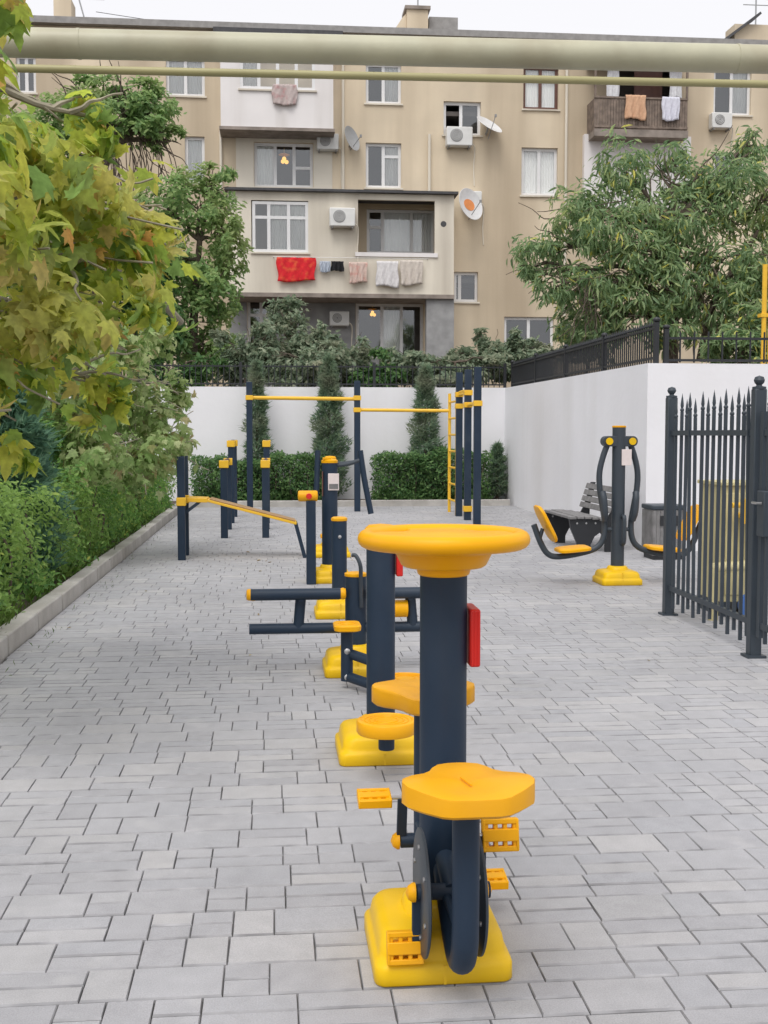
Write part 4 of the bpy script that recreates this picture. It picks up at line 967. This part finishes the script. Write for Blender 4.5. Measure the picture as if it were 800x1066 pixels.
# foreground plane tree, left
cl = [PC(-36, 70, 5.2, 44, 80), PC(15, 150, 5.6, 60, 70), PC(75, 190, 5.9, 70, 55), PC(20, 240, 5.4, 75, 65), PC(90, 275, 6.0, 75, 60), PC(140, 235, 6.3, 45, 40), PC(30, 330, 5.6, 80, 60),
      PC(100, 340, 6.3, 60, 50), PC(-40, 380, 5.0, 60, 70), PC(-30, 470, 4.8, 34, 40), PC(90, 120, 6.6, 40, 40), PC(-60, 200, 4.6, 90, 120), PC(10, 10, 5.8, 30, 26), PC(20, 400, 6.6, 60, 50), PC(115, 395, 7.6, 40, 40), PC(60, 240, 7.0, 85, 75), PC(60, 330, 7.2, 80, 60), PC(20, 150, 7.0, 60, 60), PC(150, 285, 7.0, 36, 34), PC(165, 245, 6.6, 24, 18), PC(5, 470, 5.5, 26, 26)]
tree('plane_tree', 'yellowing broad leaved plane tree overhanging from the near left', 'tree', (-3.0, 6.0, .07), [(-3.0, 6.0, .07), (-2.95, 6.0, 1.2), (-2.7, 5.9, 2.4), (-2.4, 5.8, 3.6), (-2.3, 5.7, 4.4)], .12, cl, 2500, 'leaf_maple', T_MAPLE, .13, 'palebark', droop=.7, up=.3, twigs=3, shell=.25, spread=.24, clump=26)
cl = [PC(120, 420, 14, 40, 45), PC(165, 440, 14.5, 30, 45), PC(95, 470, 13, 40, 40), PC(150, 480, 14, 38, 30), PC(185, 410, 15, 20, 22), PC(130, 370, 14, 35, 35), PC(60, 400, 13, 45, 45), PC(160, 350, 15, 22, 30), PC(190, 470, 15.5, 18, 30)]
tree('plane_sapling', 'pale leaved young plane tree behind the left hedge near the sit up bench', 'tree', (-2.6, 14, .07), [(-2.6, 14, .07), (-2.6, 14, 1), (-2.5, 14, 2), (-2.35, 14.1, 3)], .05, cl, 3200, 'leaf_sap', T_MAPLE, .11, 'palebark', droop=.6, up=.3, twigs=3, shell=.25, spread=.24, clump=26)
# trees behind the wall
cl = [PC(110, 125, 31, 45, 28), PC(160, 115, 31, 28, 28), PC(70, 130, 31, 40, 35), PC(175, 145, 31, 18, 15), PC(30, 160, 31, 40, 50), PC(100, 95, 31, 34, 20), PC(140, 98, 31, 34, 20), PC(150, 135, 31, 30, 18)]
tree('shade_tree', 'spreading tree with bare hanging twigs behind the far left wall', 'tree', (at(100, 390, 31).x, 31, TZ), [(at(97, 390, 31).x, 31, TZ), at(98, 260, 31), at(102, 190, 31), at(118, 150, 31)], .24, cl, 8500, 'leaf_green', T_OVAL, .18, twigs=6, spread=.12, clump=45)
tw = MB(); tr_ = bpy.data.objects[-1] if False else None
cl = [PC(205, 210, 29, 45, 38), PC(235, 245, 29, 28, 40), PC(190, 270, 29, 40, 45), PC(225, 300, 29, 32, 45), PC(195, 340, 29, 34, 40), PC(170, 215, 29, 28, 28), PC(225, 180, 29, 20, 14), PC(215, 365, 29, 45, 28)]
tree('leafy_tree', 'fresh green bushy tree behind the wall left of the cream extension', 'tree', (at(200, 392, 29).x, 29, TZ), [(at(200, 392, 29).x, 29, TZ), at(202, 330, 29), at(208, 250, 29)], .14, cl, 9000, 'leaf_green', T_OVAL, .17, twigs=4, shell=.5, spread=.11, clump=42)
tree('leafy_tree', 'dark tree with bare dark stems behind the pale branch on the left', 'tree', (at(140, 392, 28).x, 28, TZ), [(at(140, 392, 28).x, 28, TZ), at(150, 330, 28), at(165, 260, 28)], .12, [PC(150, 290, 28, 35, 40), PC(165, 340, 28, 30, 40), PC(110, 340, 28, 40, 40), PC(60, 350, 28, 50, 50), PC(40, 250, 29, 45, 50)], 7000, 'leaf_dark', T_OVAL, .2, twigs=4)
# willow-leaved tree on the right
cl = [PC(565, 262, 22.5, 34, 30), PC(600, 225, 22.5, 42, 36), PC(652, 178, 22.5, 38, 40), PC(640, 240, 22, 50, 38), PC(700, 230, 22, 55, 45), PC(725, 190, 22.5, 40, 34), PC(770, 205, 22, 45, 52), PC(785, 150, 22.5, 28, 28), PC(760, 275, 21.5, 50, 40),
      PC(690, 300, 21.5, 50, 36), PC(610, 300, 22, 40, 32), PC(655, 330, 21.5, 42, 30), PC(740, 320, 21.5, 40, 34), PC(795, 290, 21.5, 36, 44), PC(545, 285, 22.5, 18, 14), PC(600, 345, 22.5, 30, 25), PC(830, 220, 22, 50, 70), PC(700, 165, 22.8, 20, 26), PC(575, 300, 22, 28, 22), PC(640, 290, 21.5, 40, 26), PC(670, 265, 21.5, 40, 30), PC(620, 335, 21.8, 34, 24), PC(700, 345, 21.3, 36, 20), PC(775, 320, 21, 30, 26)]
tree('willow_leaved_tree', 'large tree with long narrow leaves above the right hand wall', 'tree', (at(700, 372, 22).x, 22, TZ), [(at(698, 376, 22).x, 22, TZ), at(700, 330, 22), at(705, 285, 22), at(700, 240, 22)], .16, cl, 16500, 'leaf_willow', T_LONG, .21, droop=1.1, up=.35, twigs=5, shell=.45, spread=.15, clump=30)
lt = bpy.data.objects['willow_leaved_tree']
st = MB(); st.tube(curve([at(730, 376, 21.8), at(742, 320, 21.8), at(765, 280, 21.8), at(790, 240, 21.9)], 5), [.1-.004*k for k in range(16)], 8)
st.tube(curve([at(712, 340, 21.7), at(735, 300, 21.7), at(748, 278, 21.7)], 4), .045, 7)
for k in range(60):
    a = at(random.uniform(600, 760), random.uniform(280, 325), 21.4); st.tube(limb_pts(a, a+Vector((random.gauss(0, .25), random.gauss(0, .2), -random.uniform(.5, 1.1)))), .008, 4)
st.build('trunk', M['bark'], lt, off=lt.location)
sh = bpy.data.objects['shade_tree']; st = MB()
for k in range(46):
    a = at(random.uniform(98, 168), random.uniform(128, 150), 30.9); st.tube(curve([a, a+Vector((random.gauss(.1, .12), 0, -.7)), a+Vector((random.gauss(.15, .2), 0, -random.uniform(1.0, 1.9)))], 3), .012, 4)
st.build('hanging_twigs', M['bark'], sh, off=sh.location)
# shrubs behind the far wall
SG = 'shrubs growing behind the far wall railing'
def shrub(label, px, py, Y, rpx, rpy, n, lm, size=.14, tm=T_OVAL):
    c = [PC(px+random.uniform(-.8, .8)*rpx, py+random.uniform(-.6, .7)*rpy, Y+random.uniform(-.5, .5), rpx*random.uniform(.25, .5), rpy*random.uniform(.25, .5)) for _ in range(9)]+[PC(px, py+rpy*.5, Y, rpx*.8, rpy*.6)]
    b0 = (at(px, 390, Y).x, Y, TZ); tree('shrub', label, 'shrub', b0, [b0, (b0[0], Y, TZ+.4), (b0[0]+.1, Y, TZ+.9)], .05, c, n, lm, tm, size, group=SG)
shrub('grey green shrub below the red towel reaching the extension', 300, 345, 27.5, 48, 50, 4200, 'leaf_grey'); shrub('grey leafy shrub at the left end of the far railing beside the bushy tree', 255, 360, 27, 35, 42, 3500, 'leaf_grey')
shrub('tall thin grey shrub in front of the glass doors', 350, 365, 27, 38, 36, 3300, 'leaf_grey'); shrub('low green shrub below the grey stone corner', 440, 375, 27, 40, 24, 4200, 'leaf_grey')
shrub('dark low shrub behind the middle of the railing', 395, 382, 26.6, 36, 22, 2500, 'leaf_dark'); shrub('grey green shrub right of the grey stone corner under the small window', 500, 362, 28, 34, 30, 3200, 'leaf_grey')
shrub('green shrub at the right corner of the far railing', 545, 368, 27, 34, 28, 4200, 'leaf_grey'); shrub('twiggy shrub under the willow leaved tree', 610, 355, 24, 40, 28, 2600, 'leaf_grey'); shrub('green shrub by the yellow riser behind the right railing', 770, 345, 19, 50, 35, 3000, 'leaf_willow', .18, T_LONG)
shrub('broad grey green shrub between the glass doors and the bushy tree', 320, 375, 26.4, 60, 26, 3600, 'leaf_grey'); shrub('wide low shrub along the railing below the small window', 470, 384, 26.3, 60, 18, 3000, 'leaf_grey')
shrub('low shrub behind the railing at the far left', 190, 385, 27, 40, 22, 2500, 'leaf_dark')
pt = bpy.data.objects['plane_tree']
lp = curve([(-2.4, 5.8, 3.6), at(60, 215, 7.0), at(120, 272, 8.0), at(160, 306, 8.6), at(188, 335, 9.0)], 5)
MB().tube(lp, [.055-.0012*k for k in range(len(lp))], 10).build('limb', M['palebark'], pt, off=pt.location)
# weeds and fallen leaves
n = 700; yy = RNG.uniform(5.5, 20, n); P = np.stack([-1.99+RNG.normal(0, .05, n)-.05, yy, np.full(n, .07)], 1)
k0 = RNG.random(n) < .4; P[k0, 1] = 8.0+RNG.normal(0, .5, k0.sum())
P = np.concatenate([P, np.stack([RNG.uniform(-1.78, -1.6, 160), RNG.uniform(5, 20, 160), np.full(160, -.004)], 1)]); n = len(P)
tag(leaf_mesh('weeds', T_GRASS, P, np.where(np.arange(n) < 700, RNG.uniform(.06, .2, n), RNG.uniform(.015, .05, n)), RNG.normal(0, 1, (n, 3))*[1, 1, .1], np.tile([0.25, 0, 1.], (n, 1)), M['grass'], None, .3), 'thin weeds and grass blades along the kerb', 'weeds', None, 'stuff')
n = 16; P = np.stack([RNG.uniform(-1.75, 2.5, n), RNG.uniform(4, 20, n), np.full(n, .008)], 1)
P[:4] = [tuple(ground(272, 583, .008)), tuple(ground(283, 585, .008)), tuple(ground(276, 584, .008)), (-1.6, 9, .008)]
tag(leaf_mesh('leaf_litter', T_OVAL, P, RNG.uniform(.03, .07, n), np.tile([0, 0, 1.], (n, 1)), RNG.normal(0, 1, (n, 3)), M['litter'], None, .12), 'scattered dry fallen leaves on the paving', 'leaves', None, 'stuff')
